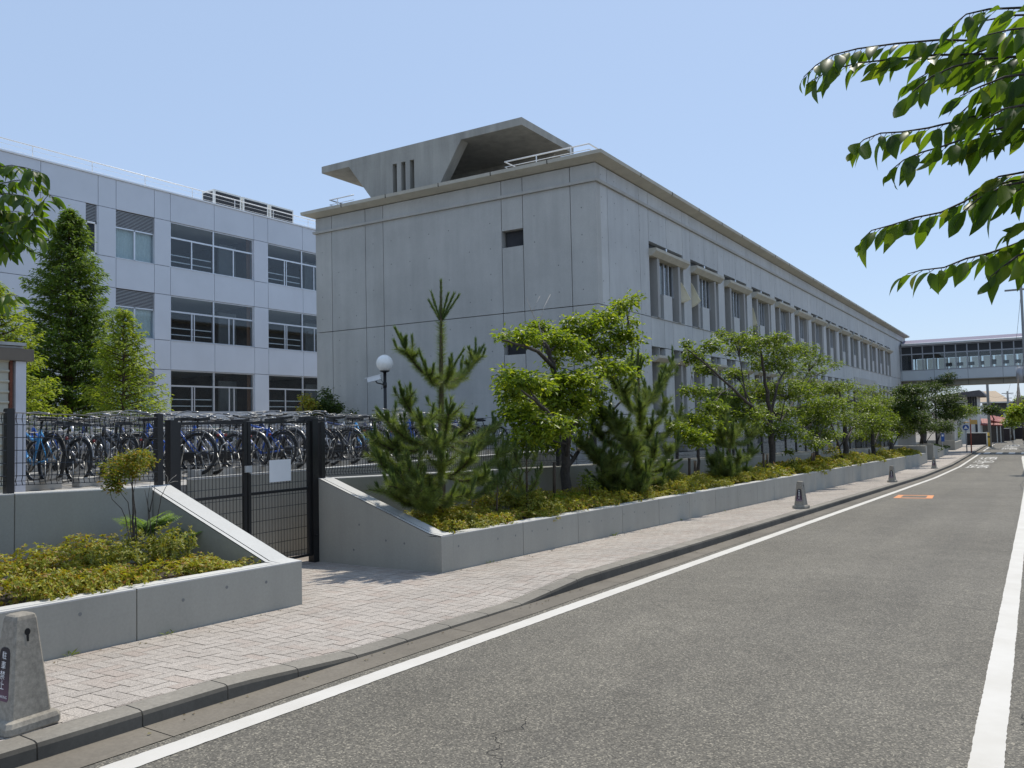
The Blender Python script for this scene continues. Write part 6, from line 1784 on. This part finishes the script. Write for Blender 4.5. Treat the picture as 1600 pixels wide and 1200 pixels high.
limb_leaves(rt, LP, 3400, lambda x: x < 1625, 5)
cherry(rt, RT, .088, 1, 1, 77, 2.65)
# second tree at the left, farther off
lt = thing('cherry_tree', 'cherry tree at the left edge with drooping dark leaves above the shed', 'tree', (-7.75, .9, gz(.9)))
tk = MB(); tk.tube([(-7.75, .9, gz(.9)), (-7.72, .95, 1.2), (-7.65, 1.1, 2.2), (-7.6, 1.3, 3.0)], [.09, .08, .06, .035], 8)
hub2 = Vector((-7.62, 1.25, 2.8)); X2 = 2.75; LP2 = []
LTW = [([(62, 268), (40, 262, .02), (18, 258, .05), (-10, 262, .1), (-60, 280, .1)], .9), ([(66, 292, .05), (48, 280, .05), (22, 282, .08), (-10, 290, .1), (-60, 300, .1)], 1.0), ([(54, 318, -.05), (36, 306), (10, 302), (-20, 310), (-60, 318)], 1.0), ([(20, 345, .1), (0, 320, .1), (-60, 325, .1)], 1.0),
       ([(84, 308), (76, 304), (66, 316), (54, 330), (44, 344), (20, 352, .05), (-10, 356, .05), (-60, 360)], .8), ([(70, 340, .05), (52, 336, .05), (30, 346, .05), (0, 350), (-60, 350)], .9), ([(60, 370, -.05), (46, 356), (22, 358), (-10, 366), (-60, 370)], 1.1), ([(44, 386, .05), (24, 372, .05), (-4, 370), (-60, 376)], 1.1), ([(18, 398, -.05), (2, 376), (-60, 382)], 1.1), ([(30, 330, .1), (8, 330, .1), (-60, 336, .1)], 1.0), ([(8, 262, .1), (-10, 250, .1), (-60, 256)], 1.0), ([(28, 462, .05), (14, 460, .05), (-6, 470, .05), (-60, 470)], .8)]
for st, den in LTW:
    e = onY(st[-1][0], st[-1][1], X2+(st[-1][2] if len(st[-1]) > 2 else 0))
    tk.tube([tuple(e), tuple((Vector(e)+hub2)/2), tuple(hub2+Vector((0, 0, (e[2]-2.8)*.5)))], [.006, .011, .018], 6); LP2.append((tuple(e), tuple(hub2+Vector((0, 0, (e[2]-2.8)*.5)))))
tk.build('trunk', M['bark'], lt)
limb_leaves(lt, LP2, 1800, lambda x: x > -25, 6)
cherry(lt, LTW, .115, 1, 1, 78, X2)

# ------------------------------------------------------------------ daylight
w = bpy.data.worlds.new('World'); scene.world = w; w.use_nodes = True
nt = w.node_tree; nt.nodes.clear()
out = nt.nodes.new('ShaderNodeOutputWorld'); bg = nt.nodes.new('ShaderNodeBackground')
sky = nt.nodes.new('ShaderNodeTexSky'); sky.sky_type = 'NISHITA'; sky.sun_disc = False
S = Vector((-.045, .57, 1.0)).normalized()
sky.sun_elevation = math.asin(S.z); sky.sun_rotation = math.atan2(S.x, S.y)
sky.altitude = 100; sky.air_density = 1.0; sky.dust_density = .6; sky.ozone_density = 1.6
bg.inputs['Strength'].default_value = .15
mxs = nt.nodes.new('ShaderNodeMix'); mxs.data_type = 'RGBA'; mxs.inputs[0].default_value = .70
nt.links.new(sky.outputs[0], mxs.inputs[6]); mxs.inputs[7].default_value = (3.2, 4.2, 5.9, 1)   # thin bright summer haze over the clear sky
nt.links.new(mxs.outputs[2], bg.inputs[0]); nt.links.new(bg.outputs[0], out.inputs[0])
sl = bpy.data.lights.new('sun', 'SUN'); sl.energy = 4.0; sl.angle = RAD(.53); sl.color = (1.0, .94, .83)
so = bpy.data.objects.new('sun', sl); col.objects.link(so)
so.rotation_euler = (-S).to_track_quat('-Z', 'Y').to_euler(); so.location = (0, 10, 30)
scene.render.engine = 'CYCLES'
scene.cycles.max_bounces = 8; scene.cycles.transparent_max_bounces = 12; scene.cycles.diffuse_bounces = 4
scene.cycles.use_denoising = True
scene.view_settings.view_transform = 'Standard'; scene.view_settings.look = 'None'; scene.view_settings.exposure = 0; scene.view_settings.gamma = 1
